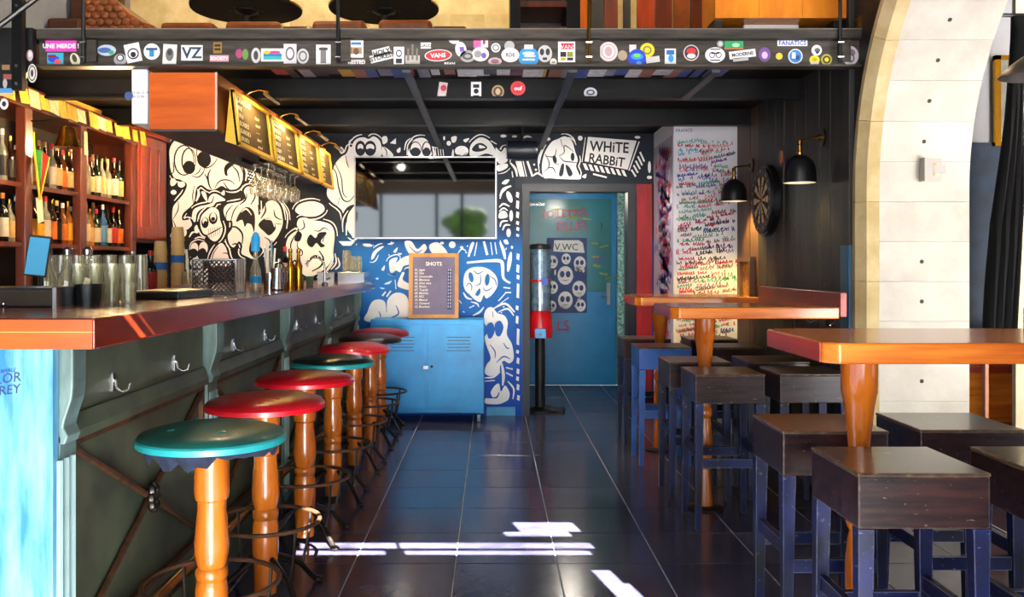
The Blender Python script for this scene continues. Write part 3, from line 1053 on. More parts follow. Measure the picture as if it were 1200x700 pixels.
# --- below the screen, blue ground
for q in ([(425, 286), (434, 286), (436, 289), (428, 289)], [(454, 286), (462, 284), (459, 287)], [(461, 295), (466, 290), (464, 296)], [(447, 316), (451, 311), (450, 317)], [(450, 333), (459, 329), (456, 333)], [(445, 337), (451, 338), (448, 339)],
          [(466, 297), (471, 297), (469, 299)], [(440, 326), (444, 326), (442, 328)]):
    B('w', q)
B('w', [(435, 304), (437, 296), (444, 290), (450, 289), (442, 296), (438, 303)])
B('w', [(457, 318), (456, 307), (460, 303), (466, 302), (464, 308), (472, 302), (481, 300), (481, 309), (473, 312), (469, 319), (464, 317), (460, 320)])
B('w', [(466, 332), (471, 320), (474, 320), (472, 328), (481, 334), (481, 340), (468, 337)])
LN('w', [(463, 328), (464, 339)], 1.8, 1)
B('w', [(430, 377), (431, 365), (436, 354), (444, 351), (451, 354), (453, 364), (454, 352), (460, 345), (468, 343), (476, 347), (479, 356), (479, 377)])
LN('k', [(453, 352), (453, 366)], 1.4)
LN('k', [(444, 365), (446, 372), (439, 375)], 1.4)
LN('k', [(464, 358), (467, 368), (456, 373)], 1.6)
LN('w', [(448, 347), (452, 342)], 3.2, 1)
LN('w', [(453, 348), (458, 341)], 3.2, 1)
B('w', [(474, 284), (482, 283), (489, 292), (497, 286), (500, 292), (492, 299), (480, 298)])
LN('k', [(480, 289), (488, 296), (495, 293)], 1.3)
B('w', [(503, 288), (512, 284), (520, 290), (524, 298), (508, 298)])
E('w', 530, 287, 4, 4)
E('w', 518, 285, 2.4, 1.6)
LN('w', [(536, 298), (541, 292), (546, 294)], 1.6, 1)
E('w', 541, 290, 2, 1.4)
for pts, w in (([(549, 301), (553, 288), (555, 284)], 4), ([(556, 300), (559, 284)], 2.2), ([(567, 283), (571, 299)], 5), ([(575, 284), (577, 299)], 2), ([(580, 284), (582, 298)], 2), ([(586, 284), (590, 294), (592, 304)], 4)):
    LN('w', pts, w, 1)
E('w', 597, 307, 2.4, 12, 0.15)
LN('w', [(547, 308), (570, 306), (586, 306), (589, 312), (590, 326), (598, 332)], 4.2, 1)
B('w', [(543, 331), (545, 320), (552, 314), (565, 313), (575, 317), (582, 325), (583, 335), (577, 345), (570, 350), (567, 346), (563, 354), (556, 351), (550, 345), (545, 340)])
E('k', 552, 325, 2.8, 6, -0.2, 2)
E('k', 571, 328, 2.8, 7, 0.1, 2)
LN('k', [(555, 317), (560, 321), (566, 318)], 1.2)
LN('k', [(563, 322), (563, 332), (557, 335)], 1.2)
LN('k', [(574, 324), (580, 328), (582, 335)], 1.2)
LN('k', [(546, 336), (550, 332), (553, 336), (552, 341)], 1.2)
LN('k', [(566, 337), (570, 341), (577, 337)], 1.2)
B('k', [(557, 345), (562, 338), (563, 343), (560, 347)], 2)
LN('w', [(543, 343), (547, 349), (553, 351)], 2.4, 1)
for pts, w in (([(590, 337), (598, 338)], 2.6), ([(592, 343), (599, 343)], 2.6), ([(584, 353), (593, 343)], 2.2), ([(586, 356), (596, 349)], 1.6), ([(578, 362), (592, 356), (603, 366)], 2.8), ([(584, 366), (595, 362), (602, 370)], 2.2),
               ([(552, 354), (559, 356), (561, 360)], 2), ([(550, 361), (556, 358)], 2), ([(554, 370), (562, 366), (567, 360)], 2.4), ([(538, 352), (541, 356)], 1.6)):
    LN('w', pts, w, 1)
B('w', [(567, 377), (569, 364), (576, 360), (583, 367), (591, 370), (595, 378), (594, 392), (600, 404), (602, 420), (597, 426), (590, 423), (586, 430), (585, 437), (575, 441), (568, 437), (570, 428), (575, 420), (570, 405), (568, 395), (573, 388)])
B('k', [(571, 392), (570, 382), (576, 378), (580, 386), (577, 395), (573, 397)], 2)
B('k', [(581, 392), (580, 380), (586, 376), (590, 384), (586, 394)], 2)
LN('k', [(574, 404), (580, 412), (580, 420)], 1.4)
LN('k', [(590, 402), (594, 408), (597, 408)], 1.4)
LN('k', [(582, 425), (590, 418), (598, 421)], 1.6)
LN('k', [(578, 372), (577, 365)], 1.2)
LN('w', [(588, 426), (590, 440), (589, 452)], 3.6, 1)
LN('w', [(593, 431), (601, 433)], 3, 1)
LN('w', [(593, 437), (601, 441)], 3, 1)
LN('w', [(568, 443), (578, 442), (586, 436)], 2.4, 1)
LN('w', [(568, 447), (580, 446)], 1.8, 1)
B('w', [(577, 467), (575, 460), (580, 452), (585, 450), (587, 459), (592, 452), (597, 460), (596, 468), (590, 472), (583, 474), (569, 473), (569, 467)])
LN('k', [(576, 466), (582, 466), (585, 460)], 1.8)
LN('w', [(595, 447), (602, 456), (601, 468)], 2.2, 1)
# stray drops filling the gaps
rr = random.Random(3)
for i in range(60):
    x, y_ = rr.uniform(416, 760), rr.uniform(158, 209)
    if 412 < x < 585 and y_ > 182 or 684 < x < 760 and y_ > 160:
        continue
    E('w', x, y_, rr.uniform(0.5, 1.2), rr.uniform(0.7, 1.6), rr.uniform(0, 3), 0.5)
for i in range(70):
    x, y_ = rr.uniform(200, 410), rr.uniform(200, 330)
    E('w', x, y_, rr.uniform(0.5, 1.2), rr.uniform(0.7, 1.8), rr.uniform(0, 3), 0.5)
for i in range(46):
    x, y_ = rr.uniform(417, 603), rr.uniform(284, 372)
    if 476 < x < 541 and y_ > 296 or 540 < x < 586 and 305 < y_ < 356 or 428 < x < 482 and y_ > 340:
        continue
    E('w', x, y_, rr.uniform(0.5, 1.0), rr.uniform(0.7, 1.5), rr.uniform(0, 3))
M_muralwhite = mat('mural_white_paint', 'e4e2e0', 0.5, var=0.05)
mw = mu.lay['w'].build('mural_white_paint', M_muralwhite, wall_back, label='white painted cartoon skulls and swirls')
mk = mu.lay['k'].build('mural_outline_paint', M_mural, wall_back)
for o in (mw, mk):
    o['kind'] = 'stuff'
M_ink = mat('black_ink', '101218', 0.6, var=0.1)
X0, Z0 = wall_xy(691, 177)
text('WHiTE', M_ink, wall_back, (X0, YB - 0.006, Z0), (R(90), R(3), 0), 0.128, sx=0.86, name='mural_lettering', bold=0.02)
X0, Z0 = wall_xy(689, 190)
text('RABBiT', M_ink, wall_back, (X0, YB - 0.006, Z0), (R(90), R(8), 0), 0.115, sx=0.86, name='mural_lettering', bold=0.02)
# painted dashes on the door case
ds = MB()
for px, y0, y1 in [(606.5, 225, 232), (606.5, 235, 245), (606.5, 248, 256), (606.5, 259, 264), (606.8, 266, 271), (606.6, 274, 278), (607, 297, 305), (606.8, 310, 320), (607, 322, 328), (607, 332, 350), (606, 358, 364), (606, 370, 380), (607, 385, 405), (606.5, 410, 415), (607, 419, 427),
                  (607, 432, 439), (606.5, 441, 447), (607, 450, 458), (607.5, 463, 470)]:
    a, zb = wall_xy(px - 1.8, y1, YB - 0.036)
    b, zt = wall_xy(px + 1.8, y0, YB - 0.036)
    ds.face([(a, YB - 0.0365, zb + 0.01), (b - 0.004, YB - 0.0365, zb), (b, YB - 0.0365, zt - 0.008), (a + 0.004, YB - 0.0365, zt)])
ds.build('painted_dashes', M_muralwhite, tr)['kind'] = 'stuff'

# ------------------------------------------------------------------ handwriting on the column
INK = [('red', 'c4243f'), ('pink', 'd23a6a'), ('blue', '2b3f9a'), ('teal', '2a9c8f'), ('green', '2f8a4a'), ('dark', '33333c'), ('violet', '7a3a94'), ('brown', '8a5a3a'), ('sky', '3f9fd0')]
inks = {n: MB() for n, _ in INK}
def scrawl(put, u0, v0, length, h, slope, rnd, mb, w=0.0035):
    pts, u = [], 0.0
    while u < length:
        if rnd.random() < 0.16:
            if len(pts) > 1:
                ribbon(put, pts, mb, w)
            pts = []
            u += h * 0.7
        for a, b in random.choice((((0, 0), (0.15, 1), (0.35, 0.0)), ((0, 0.6), (0.3, 0.9), (0.1, 0.1), (0.5, 0.2)), ((0, 1), (0.1, 0), (0.4, 0.6), (0.5, 0)), ((0, 0.2), (0.4, 0.8), (0.45, 0.1)))):
            pts.append((u0 + u + a * h, v0 + (b - 0.5) * h * rnd.uniform(0.7, 1.1) + slope * (u + a * h)))
        u += h * rnd.uniform(0.5, 0.8)
    if len(pts) > 1:
        ribbon(put, pts, mb, w)
def ribbon(put, pts, mb, w):
    for i in range(len(pts) - 1):
        (a, b), (c, d) = pts[i], pts[i + 1]
        l = math.hypot(c - a, d - b) or 1
        nx, ny = -(d - b) / l * w / 2, (c - a) / l * w / 2
        mb.face([put(a + nx, b + ny), put(c + nx, d + ny), put(c - nx, d - ny), put(a - nx, b - ny)])
front = lambda u, v: (1.425 + u, 6.9985, v)
rn = random.Random(11)
z = 2.27
while z > 0.72:
    u = rn.uniform(0.0, 0.03)
    while u < 0.38:
        ln_ = min(rn.uniform(0.08, 0.26), 0.455 - u)
        c = rn.choice(['red', 'pink', 'dark', 'green', 'violet', 'teal', 'red', 'brown', 'blue'] if z < 1.95 else ['blue', 'red', 'violet', 'sky', 'dark', 'red', 'teal'])
        scrawl(front, u, z + rn.uniform(-0.012, 0.012), ln_, rn.uniform(0.024, 0.044), rn.uniform(0.0, 0.16) if z < 2.05 else rn.uniform(-0.1, 0.25), rn, inks[c], rn.uniform(0.004, 0.0068))
        u += ln_ + rn.uniform(0.0, 0.02)
    z -= rn.uniform(0.027, 0.037)
side = lambda u, v: (1.4035, 7.03 + u, v)
z = 2.24
while z > 0.5:
    for q in range(2):
        c = rn.choice(['pink', 'violet', 'red', 'pink', 'dark', 'violet', 'blue'])
        scrawl(side, rn.uniform(0.0, 0.3), z, rn.uniform(0.25, 0.45), rn.uniform(0.05, 0.1), rn.uniform(-0.4, 0.4), rn, inks[c], rn.uniform(0.008, 0.02))
    z -= 0.036
for n, c in INK:
    if inks[n].f:
        inks[n].build('handwriting', mat('marker_' + n, c, 0.6, var=0.1), wall_col, label=n + ' marker handwriting')['kind'] = 'stuff'
hb = MB()
hp = [(1.425 + 0.285 + 0.022 * (16 * math.sin(t) ** 3) / 16, 6.998, 1.63 + 0.022 * (13 * math.cos(t) - 5 * math.cos(2 * t) - 2 * math.cos(3 * t) - math.cos(4 * t)) / 16) for t in [2 * math.pi * i / 24 for i in range(24)]]
hb.face(hp).build('painted_heart', mat('marker_red', 'c4243f', 0.6), wall_col)
for s, c, px, py, sz, ang in [('CAFÉ', 'blue', 803, 201, 0.045, 3), ('TODAY', 'red', 823, 171, 0.032, -4), ('LOVE', 'red', 819, 176, 0.05, -52), ('CHAOS', 'dark', 814, 341, 0.045, 6), ('FRANCE', 'blue', 792, 155, 0.035, 2)]:
    p = P(px, py, 6.998)
    text(s, mat('marker_' + c, 'c4243f' if c == 'red' else '2b3f9a', 0.6), wall_col, p, (R(90), R(-ang), 0), sz, name='handwritten_word')
# ------------------------------------------------------------------ bar
XB, ZC = -1.15, 1.185               # bar front plane, counter height
BY0, BY1 = 2.36, 7.80
bar = thing('bar', 'long grey-green panelled bar front with pale fluted pilasters and crossed rusty rods', 'bar', (0, 0, 0))
MB().box(-1.95, XB - 0.05, BY0 + 0.03, BY1, 0.0, ZC - 0.085).build('carcass', M_barpanel, bar)
MB().box(-1.98, XB - 0.002, BY0 - 0.0, BY0 + 0.03, 0.0, ZC - 0.085).build('end_panel', M_barend, bar, label='streaky bright blue painted end panel')
M_scrawl = mat('dark_blue_ink', '1a2a55', 0.6, var=0.1)
for s, px, py, sz in (('AMALE', 0, 438, 0.014), ('FLOR', -13, 452, 0.036), ('BREY', -10, 465, 0.034)):
    p = P(px, py, BY0)
    text(s, M_scrawl, bar, (p.x, BY0 - 0.002, p.z), (R(90), R(-8), 0), sz, name='painted_signature', shear=0.2)
pil_y = [2.425, 3.70, 5.02, 6.34, 7.66]
for i, y in enumerate(pil_y):
    hw = 0.062
    p = MB().box(XB - 0.04, XB + 0.0, y - hw + (0.032 if i == 0 else 0), y + hw, 0.0, 0.86).build('pilaster', M_barpil, bar)
    for k in (-1, 0, 1):
        MB().tube([(XB + 0.001, y + k * 0.036, 0.06), (XB + 0.001, y + k * 0.036, 0.80)], 0.010, 6).build('flute', mat('pale_flute', '86a29e', 0.4, var=0.15), p)
    prof = [(XB - 0.06, 0.84), (XB + 0.012, 0.84), (XB + 0.02, 0.862), (XB + 0.008, 0.885), (XB + 0.012, 0.905), (XB + 0.03, 0.96), (XB + 0.034, 1.0), (XB + 0.034, 1.10), (XB - 0.06, 1.10)]
    b = MB().prism(prof, 'y', y - (0.03 if i == 0 else 0.05), y + 0.05)
    fixn(b.build('corbel', M_barpil, bar, bevel=0.004))
for i in range(4):
    y0, y1 = pil_y[i] + 0.064, pil_y[i + 1] - 0.064
    ym = (y0 + y1) / 2
    MB().box(XB - 0.05, XB - 0.02, y0, y1, 0.905, 1.10).build('frieze_panel', M_barpanel, bar)
    fixn(MB().prism([(XB - 0.05, 0.835), (XB + 0.0, 0.835), (XB + 0.004, 0.86), (XB - 0.006, 0.885), (XB - 0.012, 0.905), (XB - 0.05, 0.91)], 'y', y0, y1).build('moulding', M_barpanel, bar))
    MB().box(XB - 0.05, XB - 0.03, y0, y1, 0.12, 0.835).build('lower_panel', M_barpanel, bar)
    fr = MB()
    fr.box(XB - 0.03, XB - 0.012, y0, y1, 0.815, 0.835)
    fr.box(XB - 0.03, XB - 0.012, y0, y1, 0.22, 0.24)
    fr.box(XB - 0.03, XB - 0.012, y0, y0 + 0.02, 0.24, 0.815)
    fr.box(XB - 0.03, XB - 0.012, y1 - 0.02, y1, 0.24, 0.815)
    fr.build('panel_frame', M_rust, bar)
    MB().tube([(XB - 0.018, y0 + 0.015, 0.81), (XB - 0.016, ym, 0.53), (XB - 0.018, y1 - 0.015, 0.245)], 0.011, 6).build('cross_rod', M_rust, bar, smooth=True)
    MB().tube([(XB - 0.018, y0 + 0.015, 0.245), (XB - 0.014, ym, 0.53), (XB - 0.018, y1 - 0.015, 0.81)], 0.011, 6).build('cross_rod', M_rust, bar, smooth=True)
    bs = MB()
    for t in range(9):
        a = 2 * math.pi * t / 8
        r_ = 0.024 if t < 8 else 0
        bs.ell((XB - 0.002, ym + r_ * math.cos(a), 0.53 + 1.5 * r_ * math.sin(a)), 0.016, 0.016, 0.02, 8, 5)
    bs.build('boss', M_iron, bar, smooth=True, label='cast rosette where the rods cross')
    MB().box(XB - 0.05, XB - 0.01, y0, y1, 0.0, 0.12).build('kick_plate', M_barpanel, bar)
    for fy in (0.25, 0.72):
        yy = y0 + (y1 - y0) * fy
        h_ = MB()
        h_.box(XB - 0.02, XB - 0.016, yy - 0.008, yy + 0.008, 0.93, 0.985)
        h_.tube([(XB - 0.014, yy, 0.965), (XB - 0.008, yy, 0.94), (XB + 0.012, yy, 0.928), (XB + 0.03, yy, 0.935), (XB + 0.034, yy, 0.955)], 0.0045, 6)
        h_.build('coat_hook', M_chrome, bar, smooth=True)
rail = MB().tube([(-1.09, BY0 + 0.1, 0.235), (-1.09, BY1 - 0.1, 0.235)], 0.022, 10)
rail.build('foot_rail', M_brass, bar, smooth=True, label='dull brass foot rail')
for y in pil_y:
    MB().tube([(XB - 0.01, y + 0.03, 0.235), (-1.09, y + 0.03, 0.235)], 0.01, 6).build('rail_bracket', M_brass, bar)

top = thing('bar_counter', 'thick glossy red-brown wooden counter top running along the bar', 'counter')
MB().box(-2.02, -1.0, 2.264, 7.66, ZC - 0.08, ZC).build('counter_slab', M_counter, top, bevel=0.006)
MB().box(-2.02, -1.004, 2.258, 2.2645, ZC - 0.078, ZC - 0.004).build('end_board', M_counter_skylit, top, label='orange-red counter end edge, skylight put into its colour')
MB().box(-2.02, -1.0, 2.2575, 2.2645, ZC - 0.036, ZC - 0.034).build('board_joint', mat('joint_line', 'e08a4a', 0.5, var=0.1), top)

# ------------------------------------------------------------------ round bar stools
def bar_stool(label, m_seat, m_rim, x, y, rz, buttons=False, torn=False):
    t = thing('bar_stool', label, 'stool', (x, y, 0), rz, 'round stools along the bar')
    R0 = 0.228
    seat = MB().lathe([(0.0, 0.752), (R0 - 0.02, 0.752), (R0, 0.762), (R0 + 0.001, 0.772), (R0 - 0.008, 0.784), (R0 - 0.05, 0.797), (R0 * 0.5, 0.806), (0.02, 0.809), (0.0, 0.809)], n=40).build('seat', m_seat, t, smooth=True)
    MB().lathe([(R0 - 0.004, 0.748), (R0 + 0.004, 0.750), (R0 + 0.005, 0.768), (R0 + 0.0005, 0.774)], n=40, capb=False, capt=False).build('seat_rim', m_rim, seat, smooth=True)
    if buttons:
        for a in (0.9, 2.3, 3.9, 5.3):
            MB().ell((0.13 * math.cos(a), 0.13 * math.sin(a), 0.8035), 0.013, 0.013, 0.004, 10, 4).build('button', m_rim, seat, smooth=True)
    if torn:
        rq = random.Random(5)
        b = MB()
        n = 44
        ring = []
        for i in range(n):
            a = 2 * math.pi * i / n
            dr = rq.uniform(0.012, 0.05) * (1.0 if math.sin(3 * a + 1) > -0.3 else 0.35)
            ring.append((a, dr))
        vs_, fs = [], []
        for a, dr in ring:
            vs_ += [((R0 - 0.01) * math.cos(a), (R0 - 0.01) * math.sin(a), 0.752), ((R0 - 0.03) * math.cos(a), (R0 - 0.03) * math.sin(a), 0.745 - dr), ((R0 - 0.036) * math.cos(a), (R0 - 0.036) * math.sin(a), 0.745 - dr * 0.8)]
        for i in range(n):
            j = (i + 1) % n
            fs += [(3 * i, 3 * j, 3 * j + 1, 3 * i + 1), (3 * i + 1, 3 * j + 1, 3 * j + 2, 3 * i + 2)]
        b.add(vs_, fs)
        b.build('torn_lining', M_navycloth, seat, label='torn dark blue lining hanging below the seat')
    MB().lathe([(0.09, 0.735), (0.09, 0.751)], n=16).build('seat_plate', M_iron, t)
    pr = [(0.044, 0.02), (0.046, 0.10), (0.050, 0.16), (0.053, 0.22), (0.051, 0.29), (0.046, 0.312), (0.050, 0.318), (0.052, 0.333), (0.050, 0.348), (0.044, 0.354), (0.047, 0.362), (0.054, 0.40), (0.055, 0.43), (0.050, 0.49),
          (0.045, 0.54), (0.046, 0.565), (0.053, 0.572), (0.055, 0.60), (0.055, 0.70), (0.052, 0.735)]
    MB().lathe(pr, n=22).build('pillar', M_honey, t, smooth=True)
    n = 36
    MB().tube([(0.212 * math.cos(2 * math.pi * i / n), 0.212 * math.sin(2 * math.pi * i / n), 0.305) for i in range(n)], 0.0085, 8, True).build('foot_ring', M_rust, t, smooth=True)
    for k in range(4):
        a = math.pi / 4 + k * math.pi / 2
        c, s = math.cos(a), math.sin(a)
        lg = MB().tube([(q * c, q * s, z) for q, z in ((0.045, 0.16), (0.10, 0.135), (0.16, 0.10), (0.20, 0.055), (0.235, 0.018), (0.26, 0.012))], [0.012, 0.012, 0.011, 0.011, 0.012, 0.008], 8).build('foot', M_iron, t, smooth=True)
        MB().tube([(q * c, q * s, z) for q, z in ((0.212, 0.305), (0.205, 0.22), (0.185, 0.14), (0.17, 0.092))], 0.006, 6).build('strut', M_iron, t, smooth=True)
        MB().ell((0.245 * c, 0.245 * s, 0.014), 0.022, 0.018, 0.014, 8, 5).build('claw', M_iron, lg, smooth=True)
    return t
ys = [2.886, 3.57, 4.316, 5.077, 5.86, 6.62, 7.20]
kinds = [('round bar stool with torn dark teal seat, nearest the viewer', M_teal, M_tealrim, True, True),
         ('round bar stool with bright red seat, right behind the torn teal stool', M_red, M_red, True, False),
         ('round bar stool with red seat, third along the bar from the front', M_red, M_red, False, False),
         ('round bar stool with black-green seat and teal rim, between two red stools', M_dkgreen, M_tealrim, False, False),
         ('round bar stool with red seat, fifth along the bar, beyond the black-green one', M_red, M_red, False, False),
         ('round bar stool with black seat, last but one along the bar', M_blackvinyl, M_blackvinyl, False, False),
         ('round bar stool with dark red seat, farthest, beside the blue cabinet', M_darkred, M_darkred, False, False)]
for (lb, a, b, bt, tn), y in zip(kinds, ys):
    bar_stool(lb, a, b, -0.9, y, random.uniform(-0.05, 0.05), bt, tn)

# ------------------------------------------------------------------ square stools and high tables
SW, SH = 0.345, 0.775
def square_stool_proto():
    t = thing('square_stool', 'x', 'stool', (0, 0, 0), 0, 'square wooden stools at the high tables')
    MB().box(0, SW, 0, SW, SH - 0.146, SH - 0.008).build('seat_block', M_stoolwood, t, bevel=0.005)
    MB().box(-0.002, SW + 0.002, -0.002, SW + 0.002, SH - 0.010, SH).build('seat_top', M_stooltop, t, bevel=0.004)
    q = 0.022
    for ax, sx in ((q, -1), (SW - q, 1)):
        for ay, sy in ((q, -1), (SW - q, 1)):
            MB().tbox((ax + sx * 0.006, ay + sy * 0.006, 0.0), 0.014, (ax, ay, SH - 0.147), 0.0215).build('leg', M_stoolleg, t, bevel=0.002)
    zz = 0.33
    for ay in (q, SW - q):
        MB().box(q + 0.016, SW - q - 0.016, ay - 0.011, ay + 0.011, zz - 0.022, zz + 0.022).build('stretcher', M_stoolleg, t)
    for ax in (q, SW - q):
        MB().box(ax - 0.011, ax + 0.011, q + 0.016, SW - q - 0.016, zz - 0.022 + 0.05, zz + 0.022 + 0.05).build('stretcher', M_stoolleg, t)
    return t
sq = [(0.954, 2.347, 'scuffed dark square stool in front of the nearest table, nearest the aisle'),
      (1.432, 2.352, 'dark square stool at the lower right, in front of the nearest table'),
      (0.949, 2.94, 'dark square stool behind the nearest table leg, beside the aisle'),
      (1.41, 2.965, 'dark square stool behind the nearest table, against the pale stone arch'),
      (1.005, 4.457, 'dark square stool with scratched apron in front of the middle table, beside the aisle'),
      (1.432, 4.478, 'dark square stool in front of the middle table, next to the plank wall'),
      (0.985, 5.01, 'blue-black square stool just behind the middle table, beside the aisle'),
      (1.432, 5.04, 'dark square stool just behind the middle table, next to the plank wall'),
      (0.962, 5.90, 'blue square stool in front of the farthest table, beside the aisle'),
      (1.437, 5.90, 'dark square stool in front of the farthest table, next to the plank wall'),
      (0.957, 6.555, 'square stool nearest the toilet door, behind the farthest table, beside the aisle'),
      (1.437, 6.52, 'square stool at the foot of the scribbled column, behind the farthest table')]
proto = square_stool_proto()
for i, (x, y, lb) in enumerate(sq):
    o = proto if i == 0 else copy_tree(proto)
    o.location = (x, y, 0)
    o['label'] = lb
    if i == 8:
        for ch in o.children:
            if ch.name.startswith(('seat_block', 'leg', 'stretcher')):
                ch.material_slots[0].link = 'OBJECT'
                ch.material_slots[0].material = M_stoolblue

def high_table(label, x0, x1, y0, y1, px, py, wall_board):
    t = thing('high_table', label, 'table', (px, py, 0), 0, 'high wooden tables along the right wall')
    a0, a1, b0, b1 = x0 - px, x1 - px, y0 - py, y1 - py
    fixn(MB().prism([(a0 + 0.035, b0), (a1, b0), (a1, b1), (a0 + 0.035, b1), (a0, b1 - 0.035), (a0, b0 + 0.035)], 'z', 1.04, 1.10).build('table_top', M_table, t, bevel=0.006))
    MB().box(a0 - 0.003, a0 + 0.003, b0 + 0.045, b1 - 0.045, 1.043, 1.096).build('end_edge', M_table_red, t, label='red stained end grain')
    pr = [(0.042, 0.0), (0.044, 0.03), (0.040, 0.10), (0.033, 0.18), (0.030, 0.215), (0.034, 0.22), (0.034, 0.235), (0.038, 0.26), (0.044, 0.32), (0.043, 0.39), (0.036, 0.46), (0.030, 0.49), (0.036, 0.496), (0.041, 0.51), (0.041, 0.53),
          (0.034, 0.545), (0.030, 0.56), (0.029, 0.62), (0.031, 0.72), (0.037, 0.80), (0.046, 0.88), (0.052, 0.915), (0.055, 0.92), (0.056, 1.04)]
    MB().lathe(pr, n=24).build('leg', M_honey, t, smooth=True)
    MB().lathe([(0.10, 0.001), (0.10, 0.008), (0.046, 0.016), (0.045, 0.02)], n=20).build('foot_plate', M_iron, t)
    if wall_board:
        MB().box(a1 - 0.02, a1 + 0.012, b0 - 0.003, b1 + 0.003, 1.035, 1.17).build('end_board', M_table_red, t)
    return t
high_table('honey-coloured high table nearest the viewer, under the stone arch', 0.935, 1.85, 2.52, 3.10, 1.147, 2.815, True)
high_table('honey-coloured high table in the middle, with light wavy front grain', 0.92, 1.775, 4.60, 5.16, 1.15, 4.875, False)
high_table('orange high table farthest back, in front of the scribbled column', 0.965, 1.86, 6.05, 6.62, 1.19, 6.40, False)
lg = thing('wall_ledge', 'long dark red board fixed along the plank wall beside the middle table', 'board', (1.777, 4.60, 1.05))
MB().box(0.0, 0.036, 0.0, 1.42, 0.0, 0.126).build('board', M_table_red, lg, bevel=0.004)
for yy in (0.5, 1.25):
    MB().box(0.036, 0.122, yy, yy + 0.04, 0.03, 0.07).build('bracket', M_iron, lg)

# ------------------------------------------------------------------ back bar shelf
XS = -2.85
shelf = thing('back_bar_shelf', 'dark red-brown wooden back bar shelving full of bottles', 'shelf', (XS, 4.6, 0))
S = lambda x, y, z: (x, y - 4.6, z)
def sbox(b, x0, x1, y0, y1, z0, z1):
    return b.box(x0 - XS, x1 - XS, y0 - 4.6, y1 - 4.6, z0, z1)
for y in (4.62, 5.50, 6.24, 7.11):
    sbox(MB(), XS - 0.04, XS + 0.02, y - 0.045, y + 0.045, 0.0, 2.30).build('post', M_walnut, shelf, bevel=0.004)
for z in (1.13, 1.455, 1.815):
    sbox(MB(), XL + 0.02, XS + 0.0, 4.62, 7.11, z - 0.028, z).build('shelf_board', M_walnut, shelf)
sbox(MB(), XL + 0.005, XL + 0.02, 4.6, 7.15, 0, 2.30).build('back_panel', mat('shelf_back', '16100d', 0.6, var=0.3), shelf)
fixn(MB().prism([(XL - XS + 0.02, 2.27), (0.03, 2.27), (0.045, 2.30), (0.085, 2.36), (0.085, 2.375), (XL - XS + 0.02, 2.375)], 'y', 0.0, 2.55).build('crown', M_walnut, shelf))
MB().tube([(0.088, 0.0, 2.37), (0.088, 2.55, 2.37)], 0.009, 6).build('crown_bead', M_walnut, shelf)
sbox(MB(), XL + 0.02, XS + 0.28, 4.55, YB - 0.01, 0.86, 0.90).build('worktop', M_walnut, shelf)
sbox(MB(), XL + 0.02, XS + 0.24, 4.6, YB - 0.01, 0.0, 0.86).build('base_cabinet', M_walnut, shelf)

cab = thing('wall_cabinet', 'reddish wooden wall cabinet with panelled door in the back corner', 'cabinet', (XS, 7.16, 1.5))
MB().box(XL - XS + 0.02, 0.0, 0.0, 0.69, 0.0, 0.9).build('carcass', M_walnut, cab, bevel=0.004)
dr = MB().box(0.0, 0.02, 0.03, 0.66, 0.03, 0.87).build('door', mat('red_cabinet_wood', 'a8421a', 0.3, col2='7c2a0e', scale=3.0, stretch=(4, 4, 0.5), coat=0.3), cab, bevel=0.004)
for k in range(3):
    MB().box(0.02, 0.03, 0.08 + k * 0.19, 0.23 + k * 0.19, 0.12, 0.79).build('raised_panel', MATS['red_cabinet_wood'], dr, bevel=0.006)
MB().box(-0.02, 0.04, -0.02, 0.69, 0.88, 0.925).build('cornice', MATS['red_cabinet_wood'], cab, bevel=0.006)
# ------------------------------------------------------------------ bottles
def bottle(x, y, z, h, r, glass, labelm, capm, lb, group, neck=0.38, nm='bottle', seg=14):
    t = thing(nm, lb, 'bottle', (x, y, z), random.uniform(0, 6), group)
    b = 1 - neck
    MB().lathe([(r * 0.92, 0.0), (r, 0.006), (r, h * (b - 0.08)), (r * 0.86, h * b), (r * 0.42, h * (b + 0.09)), (r * 0.34, h * (b + 0.14)), (r * 0.32, h * 0.93)], n=seg).build('body', glass, t, smooth=True)
    if labelm:
        MB().lathe([(r * 1.015, h * 0.10), (r * 1.02, h * 0.11), (r * 1.02, h * (b - 0.14)), (r * 1.015, h * (b - 0.13))], n=seg, capb=False, capt=False).build('label', labelm, t, smooth=True)
    MB().lathe([(r * 0.36, h * 0.88), (r * 0.38, h * 0.89), (r * 0.38, h * 0.99), (r * 0.3, h)], n=10).build('cap', capm, t, smooth=True)
    return t
G = {'amber': mat('amber_glass', '8a4a12', 0.1, col2='5e2c08', scale=6, coat=0.5), 'dark': mat('dark_glass', '10140f', 0.08, var=0.3, coat=0.5), 'green': mat('green_glass', '1d3f22', 0.1, var=0.3, coat=0.5),
     'clear': mat('clear_spirit', 'a9aa96', 0.08, col2='6e7060', scale=8, coat=0.5), 'gold': mat('gold_liquor', 'b8791c', 0.1, col2='8a520e', scale=6, coat=0.5), 'blue': mat('blue_glass', '2d5f94', 0.1, var=0.3, coat=0.5), 'brown': mat('brown_liquor', '3a1a0c', 0.1, var=0.4, coat=0.5)}
LB = {'white': mat('white_label', 'c4bba4', 0.6, var=0.15, scale=30), 'cream': mat('cream_label', 'c2a566', 0.6, var=0.2, scale=30), 'yellow': mat('yellow_label', 'd9a51a', 0.6, var=0.2, scale=30), 'orange': mat('orange_label', 'd9701a', 0.6, var=0.2, scale=30),
      'red': mat('red_label', 'b01c1c', 0.6, var=0.2, scale=30), 'black': mat('black_label', '17130f', 0.5, var=0.3, scale=30), 'blue': mat('blue_label', '4a7fae', 0.6, var=0.2, scale=30)}
